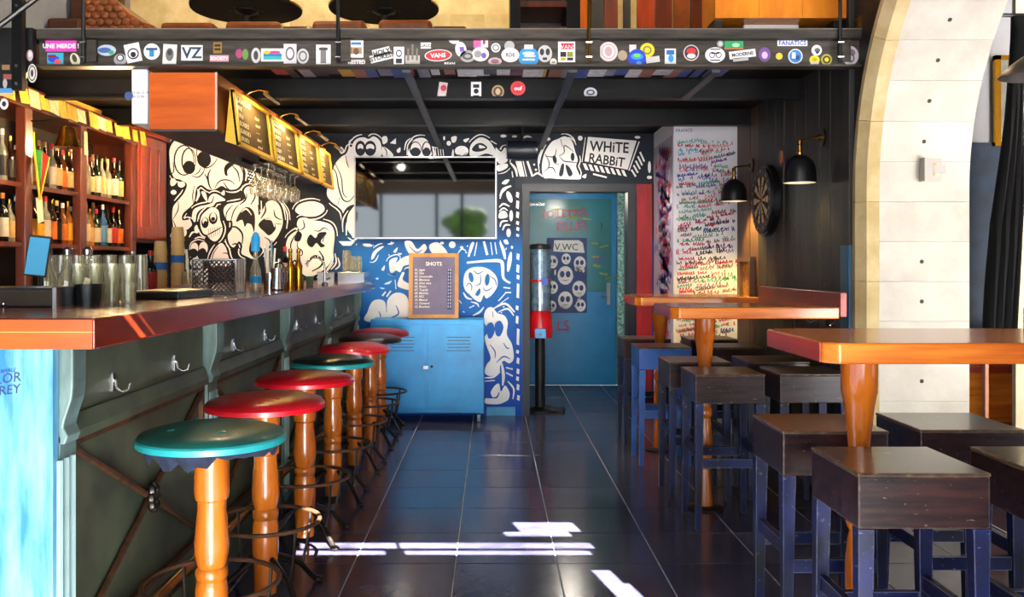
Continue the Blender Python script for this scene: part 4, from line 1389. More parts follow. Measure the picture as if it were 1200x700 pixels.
CP = {'red': mat('red_cap', 'c01824', 0.4, var=0.1), 'gold': M_gold, 'black': M_black, 'white': M_white, 'teal': mat('teal_cap', '2aa3ae', 0.4, var=0.1), 'orange': mat('orange_cap', 'e0801f', 0.4, var=0.1), 'cream': mat('cork_cap', 'd9b36a', 0.5, var=0.1)}
rows = {
    ('upper', 'left', 1.815): [(5.22, 'dark', 'white', 'white', .30), (5.33, 'clear', 'black', 'white', .31), (5.42, 'brown', 'black', 'gold', .28)],
    ('upper', 'middle', 1.815): [(5.60, 'brown', 'red', 'red', .24), (5.68, 'gold', 'cream', 'cream', .29), (5.76, 'amber', 'cream', 'cream', .30), (5.845, 'dark', 'black', 'cream', .30), (5.93, 'clear', 'white', 'red', .30), (6.01, 'brown', 'cream', 'cream', .30), (6.09, 'amber', 'orange', 'red', .28), (6.165, 'brown', 'cream', 'gold', .28)],
    ('upper', 'right', 1.815): [(6.33, 'green', 'white', 'white', .31), (6.42, 'clear', None, 'white', .32), (6.51, 'dark', 'cream', 'red', .28), (6.60, 'green', 'white', 'black', .31), (6.69, 'clear', 'cream', 'gold', .31), (6.79, 'clear', 'white', 'cream', .30), (6.89, 'brown', 'white', 'red', .32), (7.0, 'green', 'cream', 'black', .31)],
    ('lower', 'left', 1.455): [(5.22, 'gold', 'white', 'black', .26), (5.33, 'dark', 'white', 'orange', .29), (5.42, 'clear', 'cream', 'gold', .26)],
    ('lower', 'middle', 1.455): [(5.60, 'amber', 'white', 'white', .28), (5.68, 'brown', 'yellow', 'black', .31), (5.76, 'dark', 'yellow', 'gold', .26), (5.845, 'clear', 'white', 'red', .31), (5.93, 'brown', 'orange', 'gold', .30), (6.01, 'dark', 'black', 'cream', .29), (6.09, 'amber', 'orange', 'white', .28), (6.165, 'gold', 'yellow', 'gold', .30)],
    ('lower', 'right', 1.455): [(6.33, 'gold', 'yellow', 'gold', .26), (6.42, 'clear', 'white', 'teal', .31), (6.51, 'gold', 'cream', 'gold', .27), (6.60, 'green', 'white', 'red', .27), (6.69, 'blue', 'blue', 'white', .31), (6.79, 'dark', 'white', 'black', .28), (6.89, 'dark', 'red', 'red', .30), (7.0, 'dark', 'orange', 'gold', .29)]}
GN = {'amber': 'amber', 'dark': 'dark', 'green': 'green', 'clear': 'clear', 'gold': 'golden', 'blue': 'blue', 'brown': 'brown'}
for (row, side_, z), lst in rows.items():
    for i, (y, g, l, c, h) in enumerate(lst):
        cn = {'cream': 'cork', 'gold': 'gold'}.get(c, c)
        bottle(XS - 0.045 - random.uniform(0, 0.015), y, z, h, 0.031 + random.uniform(-0.002, 0.003), G[g], LB[l] if l else None, CP[c],
               '%s bottle, %s cap%s, %s from left in %s %s shelf bay' % (GN[g], cn, ', %s label' % l if l else '', ORD[i], row, side_), 'bottles on the back bar shelves')
        # a second bottle stands behind where the photograph shows heads between the front ones
        if i % 2 == 0 and side_ != 'left':
            bottle(XS - 0.13, y + 0.03, z, h * 1.05, 0.030, G[('dark', 'amber', 'clear', 'brown')[(i // 2) % 4]], None, CP[('white', 'gold', 'cream', 'black')[(i // 2) % 4]],
                   'unlabelled bottle standing behind the %s bottle of the %s %s shelf bay' % (ORD[i], row, side_), 'bottles on the back bar shelves', seg=10)

# ------------------------------------------------------------------ notes pinned along the shelf crown
y = 4.93
i = 0
while y < 7.1:
    w = random.choice((0.10, 0.12, 0.13))
    pale = i in (3, 5, 8, 10)
    o = MB().obox((0, 0, 0), (0.003, w, random.uniform(0.085, 0.11)), (R(random.uniform(-6, 6)), R(-8), 0)).build('pinned_note', M_notepale if pale else M_note)
    o.location = (XS + 0.105, y + w / 2, 2.31)
    tag(o, '%s paper note pinned under the shelf crown, %s from the left' % ('pale' if pale else 'yellow', ORD[i]), 'note', 'notes pinned along the shelf crown')
    y += w + random.choice((0.005, 0.01, 0.06))
    i += 1
nb_ = tag(fixn(MB().prism([(5.6, 2.378), (7.0, 2.378), (6.95, 2.45), (5.65, 2.45)], 'x', XS - 0.05, XS - 0.02).build('note_strip', M_note)), 'long yellow strip of notes standing on top of the shelf crown', 'notes')
tag(MB().obox((XS + 0.06, 4.86, 2.43), (0.06, 0.14, 0.09), (R(20), 0, R(10))).build('folded_note', M_note), 'crumpled yellow note sticking up at the left end of the shelf crown', 'note')
tag(MB().obox((XS + 0.03, 6.245, 2.16), (0.003, 0.05, 0.16), (R(3), 0, 0)).build('paper_tag', M_notepale), 'narrow yellowish paper strip on the right shelf post', 'paper')
tag(MB().obox((XS + 0.035, 5.60, 1.66), (0.003, 0.08, 0.16), (R(12), 0, R(4))).build('paper_card', M_paper), 'cream paper card hanging under the pennant', 'card')

# brass bell and pennant on the front post
bell = thing('brass_bell', 'brass ship bell hanging from a bracket on the shelf post', 'bell', (XS + 0.20, 5.62, 2.05))
MB().lathe([(0.085, 0.0), (0.078, 0.012), (0.06, 0.05), (0.05, 0.10), (0.04, 0.125), (0.015, 0.135)], n=20).build('bell_body', M_brass, bell, smooth=True)
MB().tube([(0, 0, 0.135), (0.0, 0, 0.17), (-0.05, -0.03, 0.185), (-0.12, -0.06, 0.16), (-0.18, -0.1, 0.15)], 0.006, 6).build('bracket', M_iron, bell, smooth=True)
MB().tube([(0, 0, 0.1), (0, 0, -0.01)], 0.005, 6).build('clapper', M_iron, bell)
pen = thing('pennant', 'small green and red pennant with yellow fringe hanging on the shelf post', 'pennant', (XS + 0.075, 5.52, 2.02))
fixn(MB().prism([(-0.07, 0.0), (0.03, 0.0), (0.0, -0.28)], 'x', -0.002, 0.002).build('green_half', mat('green_cloth', '1c8a3a', 0.8, var=0.3), pen))
fixn(MB().prism([(0.03, 0.0), (0.11, -0.03), (0.0, -0.28)], 'x', -0.002, 0.002).build('red_half', mat('red_cloth', 'c4181c', 0.8, var=0.2), pen))
MB().tube([(0, -0.075, 0.10), (0, -0.07, 0.0), (0, 0.0, -0.30), (0, 0.115, -0.03)], 0.007, 6).build('fringe', mat('yellow_cord', 'd9b01c', 0.7, var=0.2), pen)

# ------------------------------------------------------------------ things on the counter
def onbar(px, py):
    d = (H - ZC) * FPX / (py - CY)
    return ((px - CX) * d / FPX, d)
reg = thing('cash_drawer', 'flat black cash drawer with steel edges at the left end of the counter', 'drawer', (-1.56, 2.84, ZC))
MB().box(-0.2, 0.185, 0.0, 0.3, 0.0, 0.06).build('drawer_body', mat('drawer_black', '1d1a17', 0.35, var=0.3), reg, bevel=0.004)
MB().box(-0.2, 0.18, -0.004, 0.0, 0.008, 0.05).build('drawer_front', mat('drawer_brown', '3a3026', 0.3, metal=0.4, var=0.3), reg)
MB().box(0.175, 0.187, -0.006, 0.3, 0.0, 0.062).build('steel_edge', M_chrome, reg)
MB().ell((0.02, -0.006, 0.01), 0.006, 0.004, 0.006, 8, 4).build('lock', M_chrome, reg, smooth=True)
bn = thing('black_bin', 'small open black plastic bin beside the cash drawer', 'bin', (-1.345, 3.0, ZC))
MB().lathe([(0.038, 0), (0.044, 0.07), (0.041, 0.07), (0.035, 0.004)], n=16, capt=True).build('bin_body', M_blackvinyl, bn, smooth=True)
MB().obox((-0.01, -0.005, 0.05), (0.02, 0.006, 0.08), (0, R(15), 0)).build('ticket', M_notepale, bn)
tab = thing('tablet', 'tablet with bright cyan screen on a stand at the left end of the bar', 'tablet', (-1.64, 3.25, ZC))
MB().obox((0, 0, 0.165), (0.075, 0.012, 0.15), (R(-10), R(6), R(14))).build('tablet_body', M_black, tab, bevel=0.003)
MB().obox((0.0005, -0.0065, 0.1645), (0.066, 0.003, 0.135), (R(-10), R(6), R(14))).build('screen', mat('lit_screen', '1a6f92', 0.4, emit=hexc('1f9fd0'), estr=0.32), tab)
MB().tube([(0, 0.02, 0.1), (0, 0.03, 0.01)], 0.008, 8).build('stand', M_black, tab)
MB().lathe([(0.05, 0), (0.05, 0.008)], (0, 0.03, 0), 16).build('base', M_black, tab)

def tumbler(x, y, z, r, h, m, lb, group, flip=False, nm='drinking_glass', n=12):
    prof = [(r * 0.8, 0.0), (r * 0.82, 0.004), (r, h), (r * 0.93, h), (r * 0.76, h * 0.12), (0.0, h * 0.1)]
    if flip:
        prof = [(r, 0), (r * 0.82, h - 0.004), (r * 0.8, h), (0.0, h)]
    o = MB().lathe(prof, n=n, capb=not flip, capt=False).build(nm, m, smooth=True)
    o.location = (x, y, z)
    return tag(o, lb, 'glass', group)
for lv in range(2):
    for c in range(4):
        for rw in range(2):
            tumbler(-1.435 + c * 0.058 + rw * -0.03, 3.12 + rw * 0.075, ZC + lv * 0.068, 0.028, 0.07, M_glassy,
                    'short tumbler, %s of four in the %s row, %s layer of the stack' % (ORD[c], ('front', 'rear')[rw], ('bottom', 'top')[lv]), 'tumblers stacked on the counter')
for rw in range(2):
    for c in range(7):
        tumbler(-1.86 + c * 0.066 - rw * 0.06, 3.75 + rw * 0.16, ZC, 0.03, 0.175, M_glassy, 'tall upturned beer glass, %s from left in the %s row behind the tumblers' % (ORD[c], ('front', 'back')[rw]), 'upturned beer glasses on the counter', True)
for c in range(3):
    t = thing('glass_carafe', 'clear glass carafe, %s from the tablet, behind the cash drawer' % ORD[c], 'carafe', (-1.66 + c * 0.075, 3.36, ZC), 0, 'glass carafes behind the cash drawer')
    MB().lathe([(0.03, 0), (0.034, 0.01), (0.034, 0.09), (0.016, 0.13), (0.014, 0.165), (0.019, 0.17)], n=14).build('body', M_glassy, t, smooth=True)
    MB().lathe([(0.016, 0.171), (0.018, 0.19), (0.008, 0.2)], n=12).build('stopper', M_chrome, t, smooth=True)
mt = thing('bar_mat', 'long black rubber bar mat with a blue shine on the counter', 'mat', (-1.36, 3.42, ZC))
MB().box(-0.04, 0.17, 0, 0.42, 0, 0.03).build('mat_body', mat('black_rubber', '101216', 0.3, var=0.2), mt, bevel=0.006)
MB().box(-0.03, 0.16, 0.01, 0.41, 0.03, 0.033).build('mat_grid', M_blackvinyl, mt)
bottle(-1.595, 4.2, ZC, 0.2, 0.030, G['dark'], LB['red'], CP['red'], 'dark bottle with large red label standing on the counter behind the mat', 'bottles on the counter')
bottle(-1.62, 4.05, ZC, 0.195, 0.026, G['clear'], None, M_chrome, 'slim clear bottle with steel pourer left of the red-label bottle', 'bottles on the counter')
M_cup = mat('kraft_cup', 'c9a468', 0.7, var=0.12)
M_cupblue = mat('blue_cup', '1f5fae', 0.6, var=0.1)
for sx, (cx_, cy_, nn, blue) in enumerate(((-1.64, 4.45, 6, (3,)), (-1.58, 4.52, 8, (4,)))):
    for k in range(nn):
        o = MB().lathe([(0.032, 0), (0.033, 0.004), (0.027, 0.07), (0.0, 0.07)], n=14).build('paper_cup', M_cupblue if k in blue else M_cup, smooth=True)
        o.location = (cx_, cy_, ZC + k * 0.036 + 0.0005)
        tag(o, '%s paper cup, %s from the bottom of the %s cup stack' % ('blue' if k in blue else 'kraft brown', ORD[k], ('shorter', 'taller')[sx]), 'cup', 'stacked paper cups on the counter')
jar = thing('straw_jar', 'clear jar holding a pale stirrer, right of the cup stacks', 'jar', (-1.52, 4.5, ZC))
MB().lathe([(0.03, 0), (0.034, 0.005), (0.034, 0.1), (0.03, 0.1), (0.03, 0.006), (0, 0.006)], n=14).build('jar_body', M_glassy, jar, smooth=True)
MB().tube([(0.005, 0, 0.01), (-0.01, 0, 0.21)], 0.006, 6).build('stirrer', M_paper, jar)
cl = tag(MB().ell((0, 0, 0), 0.09, 0.07, 0.02, 14, 6).build('bar_cloth', mat('pink_grey_cloth', '9c8a90', 0.9, var=0.3, bump=0.4), smooth=True), 'crumpled pinkish grey cloth between the mat and the wire crate', 'cloth')
cl.location = (-1.44, 4.3, ZC + 0.02)
# wire crate
cr = thing('wire_crate', 'open steel wire mesh crate standing on the counter', 'crate', (-1.28, 4.22, ZC))
wv = 0.1
for yy in (-0.08, 0.08):
    wires = MB()
    for s_i in range(-16, 17):
        for sg in (1, -1):
            u0 = s_i * 0.022
            lo, hi = max(-wv, u0), min(wv, u0 + 0.15)
            if hi - lo < 0.005:
                continue
            v = lambda u: (u - u0 + 0.004) if sg == 1 else (0.154 - (u - u0))
            wires.tube([(lo, yy, v(lo)), (hi, yy, v(hi))], 0.002, 4)
    wires.build('wire_mesh', M_chrome, cr)['kind'] = 'stuff'
for xx in (-wv, wv):
    wires = MB()
    for k in range(9):
        wires.tube([(xx, -0.08 + k * 0.02, 0.004), (xx, -0.08 + k * 0.02, 0.155)], 0.0016, 4)
    wires.build('wire_mesh', M_chrome, cr)['kind'] = 'stuff'
for z in (0.004, 0.157):
    MB().tube([(-wv, -0.08, z), (wv, -0.08, z), (wv, 0.08, z), (-wv, 0.08, z)], 0.004, 6, True).build('rim', M_chrome, cr)
for xx in (-wv, wv):
    for yy in (-0.08, 0.08):
        MB().tube([(xx, yy, 0.0), (xx, yy, 0.157)], 0.004, 6).build('corner_wire', M_chrome, cr)
bb = thing('syrup_bottle', 'clear syrup bottle with tall bright blue pourer beside the wire crate', 'bottle', (-1.21, 4.6, ZC))
MB().lathe([(0.026, 0), (0.028, 0.01), (0.028, 0.1), (0.012, 0.15), (0.011, 0.2)], n=14).build('body', M_glassy, bb, smooth=True)
MB().lathe([(0.0295, 0.04), (0.0295, 0.075)], n=14, capb=False, capt=False).build('label', mat('sky_blue', '1f9bd8', 0.5, var=0.1), bb, smooth=True)
MB().lathe([(0.014, 0.2), (0.022, 0.205), (0.022, 0.27), (0.012, 0.295), (0.006, 0.3)], n=14).build('pourer', MATS['sky_blue'], bb, smooth=True)
tl = thing('tool_cup', 'steel cup of upright bar spoons and muddlers', 'cup', (-1.175, 4.75, ZC))
MB().lathe([(0.03, 0), (0.034, 0.09), (0.031, 0.09), (0.028, 0.004), (0, 0.004)], n=14).build('cup_body', M_chrome, tl, smooth=True)
for k in range(6):
    a = k * 1.05
    MB().tube([(0.012 * math.cos(a), 0.012 * math.sin(a), 0.01), (0.028 * math.cos(a), 0.02 * math.sin(a), 0.22 + 0.02 * (k % 3))], 0.005, 6).build('bar_tool', M_chrome if k % 2 else M_paper, tl)
sh = tag(MB().lathe([(0.028, 0), (0.036, 0.06), (0.036, 0.1), (0.03, 0.135), (0.012, 0.15), (0.012, 0.165), (0.0, 0.168)], n=18).build('cocktail_shaker', M_chrome, smooth=True), 'domed steel cocktail shaker between the tool cup and the milk jug', 'shaker')
sh.location = (-1.17, 4.93, ZC)
jg = thing('steel_jug', 'polished tapered steel jug in front of the gold bottles', 'jug', (-1.13, 4.72, ZC))
MB().lathe([(0.03, 0), (0.036, 0.006), (0.03, 0.075), (0.033, 0.115), (0.03, 0.115), (0.027, 0.075), (0.03, 0.008), (0, 0.008)], n=20).build('jug_body', M_chrome, jg, smooth=True)
MB().tube([(0.03, 0, 0.1), (0.055, 0, 0.095), (0.058, 0, 0.05), (0.034, 0, 0.03)], 0.004, 6).build('handle', M_chrome, jg, smooth=True)
bsk = thing('garnish_basket', 'small woven basket with orange and red garnish behind the jug', 'basket', (-1.19, 5.12, ZC))
MB().lathe([(0.05, 0.0), (0.06, 0.12), (0.055, 0.12), (0.05, 0.01), (0, 0.01)], n=16).build('basket_body', mat('wicker', '8a5a32', 0.8, var=0.3, scale=40, bump=0.5), bsk, smooth=True)
for k in range(7):
    a = k * 0.9
    MB().ell((0.03 * math.cos(a), 0.03 * math.sin(a), 0.13), 0.02, 0.02, 0.014, 10, 6).build('garnish', mat('orange_peel', 'd96a2a', 0.6, var=0.2) if k % 2 else mat('pale_peel', 'd9b08a', 0.6, var=0.2), bsk, smooth=True)
bottle(-1.22, 5.3, ZC, 0.24, 0.028, G['dark'], LB['black'], CP['red'], 'dark bottle with bright red pourer behind the garnish basket', 'bottles on the counter')
for k, (x, y) in enumerate(((-1.145, 5.1), (-1.12, 5.2))):
    t = thing('gold_bottle', 'slim gold metal bottle, %s of the pair beside the steel jug' % ('left' if k == 0 else 'right'), 'bottle', (x, y, ZC), 0, 'gold bottles on the counter')
    MB().lathe([(0.022, 0), (0.023, 0.01), (0.022, 0.1), (0.024, 0.125), (0.012, 0.155), (0.009, 0.2)], n=16).build('body', M_gold, t, smooth=True)
    MB().lathe([(0.01, 0.2), (0.012, 0.205), (0.011, 0.222), (0.004, 0.226)], n=12).build('stopper', M_brass, t, smooth=True)
fc = thing('bar_tap', 'arched chrome tap over the bar sink', 'tap', (-1.17, 5.75, ZC))
MB().tube([(0.10, 0, 0.0), (0.10, 0, 0.11), (0.09, 0, 0.15), (0.06, 0, 0.18), (0.02, 0, 0.18), (-0.01, 0, 0.15), (-0.015, 0, 0.12)], 0.008, 10).build('spout', M_chrome, fc, smooth=True)
MB().lathe([(0.02, 0), (0.02, 0.015), (0.01, 0.02)], (0.10, 0, 0), 14).build('base', M_chrome, fc)
MB().tube([(0.11, 0, 0.04), (0.14, 0, 0.05)], 0.005, 6).build('lever', M_chrome, fc)
for k, x in enumerate((-1.20, -1.15)):
    tumbler(x, 5.62 + k * 0.05, ZC, 0.026, 0.06, mat('green_tint_glass', '4f7a64', 0.1, var=0.2), 'small green-tinted glass, %s of the two below the tap' % ('left' if k == 0 else 'right'), 'green glasses by the tap')
for nm_, x0, x1, y0, lb in (('steel_bin', -1.37, -1.24, 7.05, 'low square steel bin at the far end of the counter'), ('steel_tray', -1.21, -1.005, 7.05, 'steel tray under the glass stacks at the far end of the counter')):
    t = thing(nm_, lb, 'tray', (x0, y0, ZC))
    w = x1 - x0
    MB().box(0, w, 0, 0.42, 0, 0.005).build('base', M_chrome, t)
    for a in ((0, w, 0, 0.005), (0, w, 0.415, 0.42), (0, 0.005, 0.005, 0.415), (w - 0.005, w, 0.005, 0.415)):
        MB().box(*a, 0.005, 0.07).build('wall', M_chrome, t)
    MB().tube([(0, 0, 0.07), (w, 0, 0.07), (w, 0.42, 0.07), (0, 0.42, 0.07)], 0.005, 6, True).build('rim', M_chrome, t)
for k, (x, nn) in enumerate(((-1.165, 5), (-1.11, 4), (-1.06, 4), (-1.16, 5), (-1.095, 3))):
    y = 7.15 + (0.1 if k > 2 else 0)
    for j in range(nn):
        tumbler(x, y, ZC + 0.005 + j * 0.046, 0.026, 0.058, M_glassy, 'small glass, %s from the bottom of the %s stack on the steel tray' % (ORD[j], ORD[k]), 'stacked glasses on the steel tray', True, n=10)

# ------------------------------------------------------------------ hanging cabinet with menu boards over the bar
bx = thing('hanging_cabinet', 'long orange-brown wooden cabinet hanging over the bar', 'cabinet', (-1.62, 4.72, 2.03))
MB().box(-0.175, 0.175, 0.0, 3.1, 0.0, 0.295).build('cabinet_body', mat('cabinet_side_wood', '8a3c14', 0.4, col2='5a240a', scale=2.5, stretch=(4, 0.6, 4)), bx)
MB().box(-0.175, 0.172, -0.006, 0.0, 0.0, 0.295).build('end_panel', M_orangewood, bx)
MB().box(0.168, 0.178, -0.007, 0.002, -0.002, 0.297).build('edge_strip', mat('pale_edge', 'c9a59a', 0.5, var=0.1), bx)
MB().box(-0.175, 0.175, 0.0, 3.1, -0.012, 0.0).build('underside', mat('grey_board', '4a443e', 0.6, col2='332e2a', scale=3), bx)
ac = thing('white_box', 'white box with small printed lines beside the hanging cabinet', 'box', (-1.845, 4.70, 2.055))
MB().box(-0.04, 0.045, 0.0, 0.5, 0.0, 0.285).build('casing', M_white, ac, bevel=0.006)
text('12 00 12 19', M_ink, ac, (-0.036, -0.001, 0.155), FRONT, 0.018, name='printed_line')
text('00 33 00 1', M_ink, ac, (-0.036, -0.001, 0.135), FRONT, 0.018, name='printed_line')
rnd_s = tag(MB().cyl((0, 0, 0), (0, -0.003, 0), 0.022, n=16).build('round_sticker', mat('blue_sticker', '3a4f8a', 0.5, var=0.2)), 'round blue and white sticker left of the white box', 'sticker')
rnd_s.location = (-1.898, 4.70, 2.20)

TXT = [['DRAUGHT', 'PINT', 'IPA 6', 'BLONDE 5', 'BLANCHE 6', 'BRUNE 6'], ['COCKTAILS', 'MOJITO 8', 'SPRITZ 8', 'MULE 9', 'SOUR 9', 'DAIQUIRI 8'], ['WINE', 'ROUGE 5', 'BLANC 5', 'ROSE 5', 'CAVA 6', 'PORTO 5'], ['SOFTS', 'COLA 3', 'TONIC 3', 'JUS 3', 'CAFE 2', 'THE 2']]
M_chalk = mat('chalk_white', 'e8e2cf', 0.7, var=0.1)
for k, (y0, y1) in enumerate(((4.86, 5.60), (5.68, 6.40), (6.48, 7.16), (7.24, 7.74))):
    t = thing('menu_board', ('first', 'second', 'third', 'last and narrowest')[k] + ' yellow-framed menu board along the hanging cabinet, counted from the front', 'menu board', (-1.405, y0, 1.965), 0, 'menu boards on the hanging cabinet')
    w, hh = y1 - y0, 0.30
    tilt = 0.035
    xt = lambda z: tilt * (1 - z / hh)
    MB().add([(xt(0), 0, 0), (xt(0), w, 0), (xt(hh), w, hh), (xt(hh), 0, hh), (xt(0) - 0.012, 0, 0), (xt(0) - 0.012, w, 0), (xt(hh) - 0.012, w, hh), (xt(hh) - 0.012, 0, hh)],
             [(0, 1, 2, 3), (7, 6, 5, 4), (0, 4, 5, 1), (1, 5, 6, 2), (2, 6, 7, 3), (3, 7, 4, 0)]).build('board', M_menu, t)
    for a, b in (((0, 0), (0, w)), ((hh, 0), (hh, w))):
        z = a[0]
        MB().obox((xt(z) + 0.002, w / 2, z + (0.008 if z == 0 else -0.008)), (0.022, w, 0.022), (0, R(-6.6), 0)).build('frame_rail', M_yellowframe, t)
    for yy in (0.011, w - 0.011):
        MB().obox((xt(hh / 2) + 0.002, yy, hh / 2), (0.022, 0.022, hh), (0, R(-6.6), 0)).build('frame_stile', M_yellowframe, t)
    for yy in (0.0, w):
        fixn(MB().prism([(-0.038, 0.02), (xt(0) - 0.012, 0.0), (xt(hh) - 0.012, hh)], 'y', yy - (0.012 if yy else 0), yy + (0.0 if yy else 0.012)).build('wedge', M_yellowframe, t))
    for j, s in enumerate(TXT[k]):
        z = hh - 0.055 - j * 0.042
        text(s, M_chalk, t, (xt(z) + 0.004, 0.06, z), (R(90), R(0), R(90)), 0.05 if j == 0 else 0.034, name='menu_line', sx=1.15, bold=0.012)
        if j and w > 0.6:
            text(('- - - -', 'demi 4', 'verre 4')[j % 3], M_chalk, t, (xt(z) + 0.004, w * 0.55, z), (R(90), 0, R(90)), 0.03, name='menu_line', sx=1.15, bold=0.012)
    # picture light over the board
    lt = thing('picture_light', 'brass picture light arching over the ' + ('first', 'second', 'third', 'last')[k] + ' menu board', 'lamp', (-1.445, (y0 + y1) / 2, 2.29), 0, 'picture lights over the menu boards')
    MB().box(0.0, 0.012, -0.03, 0.03, -0.02, 0.03).build('wall_plate', M_brass, lt)
    MB().tube([(0.01, 0, 0.01), (0.04, 0, 0.03), (0.09, 0, 0.045), (0.14, 0, 0.035), (0.165, 0, 0.0)], 0.006, 8).build('arm', M_brass, lt, smooth=True)
    MB().tube([(0.165, -0.15, -0.005), (0.165, 0.15, -0.005)], 0.014, 10).build('lamp_tube', M_brass, lt, smooth=True)
    l = lamp('picture_light_bulb', 'AREA', (-1.445 + 0.163, (y0 + y1) / 2, 2.262), 2.4, (1.0, 0.66, 0.2), 0.24, rot=(0, R(38), R(180)), size_y=0.02)
    l.rotation_euler = (Vector((0.75, 0, 0.65))).to_track_quat('Z', 'Y').to_euler()

# hanging wine glasses
gi = 0
for rw in range(2):
    for c in range(6):
        t = thing('wine_glass', 'stemmed glass hanging upside down, %s of six in the %s row' % (ORD[c], ('aisle-side', 'bar-side')[rw]), 'glass', (-1.48 - rw * 0.1, 5.95 + c * 0.16 + rw * 0.05, 1.985), 0, 'stemmed glasses hanging under the cabinet')
        MB().lathe([(0.034, 0.0), (0.033, -0.004), (0.006, -0.01), (0.004, -0.02), (0.004, -0.075), (0.012, -0.085), (0.036, -0.115), (0.041, -0.145), (0.036, -0.185), (0.033, -0.20)], n=14, capt=False).build('bowl', M_glassy, t, smooth=True)
for k, xx in enumerate((-1.42, -1.53, -1.64)):
    o = tag(MB().box(xx - 0.012, xx + 0.012, 5.85, 6.98, 1.99, 2.017).build('glass_rail', M_steel_dark), 'dark metal rail under the cabinet holding stemmed glasses, %s from the aisle' % ORD[k], 'rail', 'rails for hanging glasses')
# ------------------------------------------------------------------ back wall things
a, b = P(415, 280, 7.80), P(582, 183.5, 7.80)
tv = thing('television', 'large flat television on the mural wall, mirroring the bright street', 'television', ((a.x + b.x) / 2, 7.80, a.z))
w, hh = b.x - a.x, b.z - a.z
MB().box(-w / 2, w / 2, 0.0, 0.05, 0, hh).build('casing', M_black, tv, bevel=0.004)
MB().box(-w / 2 + 0.012, w / 2 - 0.012, -0.003, 0.0, 0.014, hh - 0.012).build('screen', M_screen, tv, label='glossy black screen with reflections')
for q in ((-w / 2, w / 2, 0, 0.012), (-w / 2, w / 2, hh - 0.010, hh), (-w / 2, -w / 2 + 0.010, 0.012, hh - 0.010), (w / 2 - 0.010, w / 2, 0.012, hh - 0.010)):
    MB().box(q[0], q[1], -0.006, 0.0, q[2], q[3]).build('bezel', mat('silver_bezel', 'a9a9ae', 0.3, metal=0.8), tv)
MB().box(-0.2, 0.2, 0.05, 0.068, 0.2, hh - 0.2).build('wall_bracket', M_black, tv)

spk = thing('speaker', 'black barrel-shaped speaker hanging under the ceiling beside the doorway', 'speaker', (P(612, 176, 7.5).x, 7.5, P(612, 176, 7.5).z))
MB().tube([(-0.13, 0, 0), (-0.125, 0, 0), (-0.10, 0, 0), (0.10, 0, 0), (0.125, 0, 0), (0.13, 0, 0)], [0.05, 0.072, 0.078, 0.078, 0.072, 0.05], 18).build('speaker_body', mat('speaker_black', '1a1f2a', 0.35, var=0.3), spk, smooth=True)
MB().tube([(0, 0, 0.07), (0, 0, 0.24)], 0.012, 8).build('hanger', M_black, spk)

cb = thing('chalkboard', 'wood-framed slate price board standing on the blue cabinet', 'board', (P(508.5, 374, 7.72).x, 7.70, 0.86 + 0.0))
w, hh = 0.425, 0.555
tl_ = R(-5)
sub = MB().obox((0, 0.0, hh / 2), (w - 0.04, 0.012, hh - 0.04), (tl_, 0, 0)).build('slate', M_slate, cb)
M_fr = mat('board_frame_wood', 'c98a3a', 0.5, col2='a8692a', scale=4)
for c, s in (((0, -0.003 - math.tan(-tl_) * (hh / 2 - 0.016) * -1, hh - 0.016), (w, 0.022, 0.032)), ((0, -0.003 - math.tan(-tl_) * (hh / 2 - 0.016), 0.016), (w, 0.022, 0.032))):
    MB().obox(c, s, (tl_, 0, 0)).build('frame_rail', M_fr, cb)
for x in (-w / 2 + 0.016, w / 2 - 0.016):
    MB().obox((x, -0.003, hh / 2), (0.032, 0.022, hh - 0.064), (tl_, 0, 0)).build('frame_stile', M_fr, cb)
yb = lambda z: -0.0075 + math.tan(-tl_) * (z - hh / 2)
text('SHOTS', M_chalk, cb, (0, yb(0.45), 0.45), (R(90) + tl_, 0, 0), 0.045, align='CENTER', name='board_heading', bold=0.02)
for j, s in enumerate(['01. Jager', '02. Get', '03. Limoncello', '04. Manzana', '05. Aloe vera', '06. Rhum', '07. Tequila', '08. Menthe', '09. B52', '10. Mezcal', '11. Caramel', '12. Bourbon']):
    z = 0.405 - j * 0.0285
    text(s, M_chalk, cb, (-0.165, yb(z), z), (R(90) + tl_, 0, 0), 0.026, name='price_line', shear=0.2, bold=0.015)
MB().obox((0.135, yb(0.25) + 0.0005, 0.25), (0.042, 0.002, 0.35), (tl_, 0, 0)).build('price_strip', mat('dark_blue_strip', '15306a', 0.6, var=0.2), cb)
for j in range(12):
    z = 0.405 - j * 0.0285
    text(('3', '2', '3', '3', '3', '4', '3', '3', '4', '4', '3', '5')[j] + ' €', M_chalk, cb, (0.118, yb(z) - 0.0015, z), (R(90) + tl_, 0, 0), 0.024, name='price')

lk = thing('metal_cabinet', 'low bright blue two-door metal cabinet on castors against the mural wall', 'cabinet', (-0.545, 7.52, 0))
MB().box(-0.475, 0.475, 0.0, 0.33, 0.075, 0.86).build('carcass', M_lockerblue, lk, bevel=0.006)
for k, (x0, x1) in enumerate(((-0.465, -0.025), (0.005, 0.455))):
    d_ = MB().box(x0, x1, -0.012, 0.0, 0.115, 0.82).build('door', M_lockerblue, lk, bevel=0.003)
    for j in range(5):
        xx = x0 + 0.16
        MB().obox((xx + 0.1, -0.0135, 0.60 + j * 0.028), (0.2 - 0.02 * (j % 2), 0.003, 0.005), (0, 0, 0)).build('vent_slot', M_black, d_)
MB().lathe([(0.012, 0), (0.014, 0.01), (0.006, 0.02)], n=12).build('knob', M_chrome, lk, smooth=True, loc=(0.04, -0.02, 0.46))
MB().box(-0.03, 0.01, -0.018, -0.012, 0.445, 0.475).build('latch', M_chrome, lk)
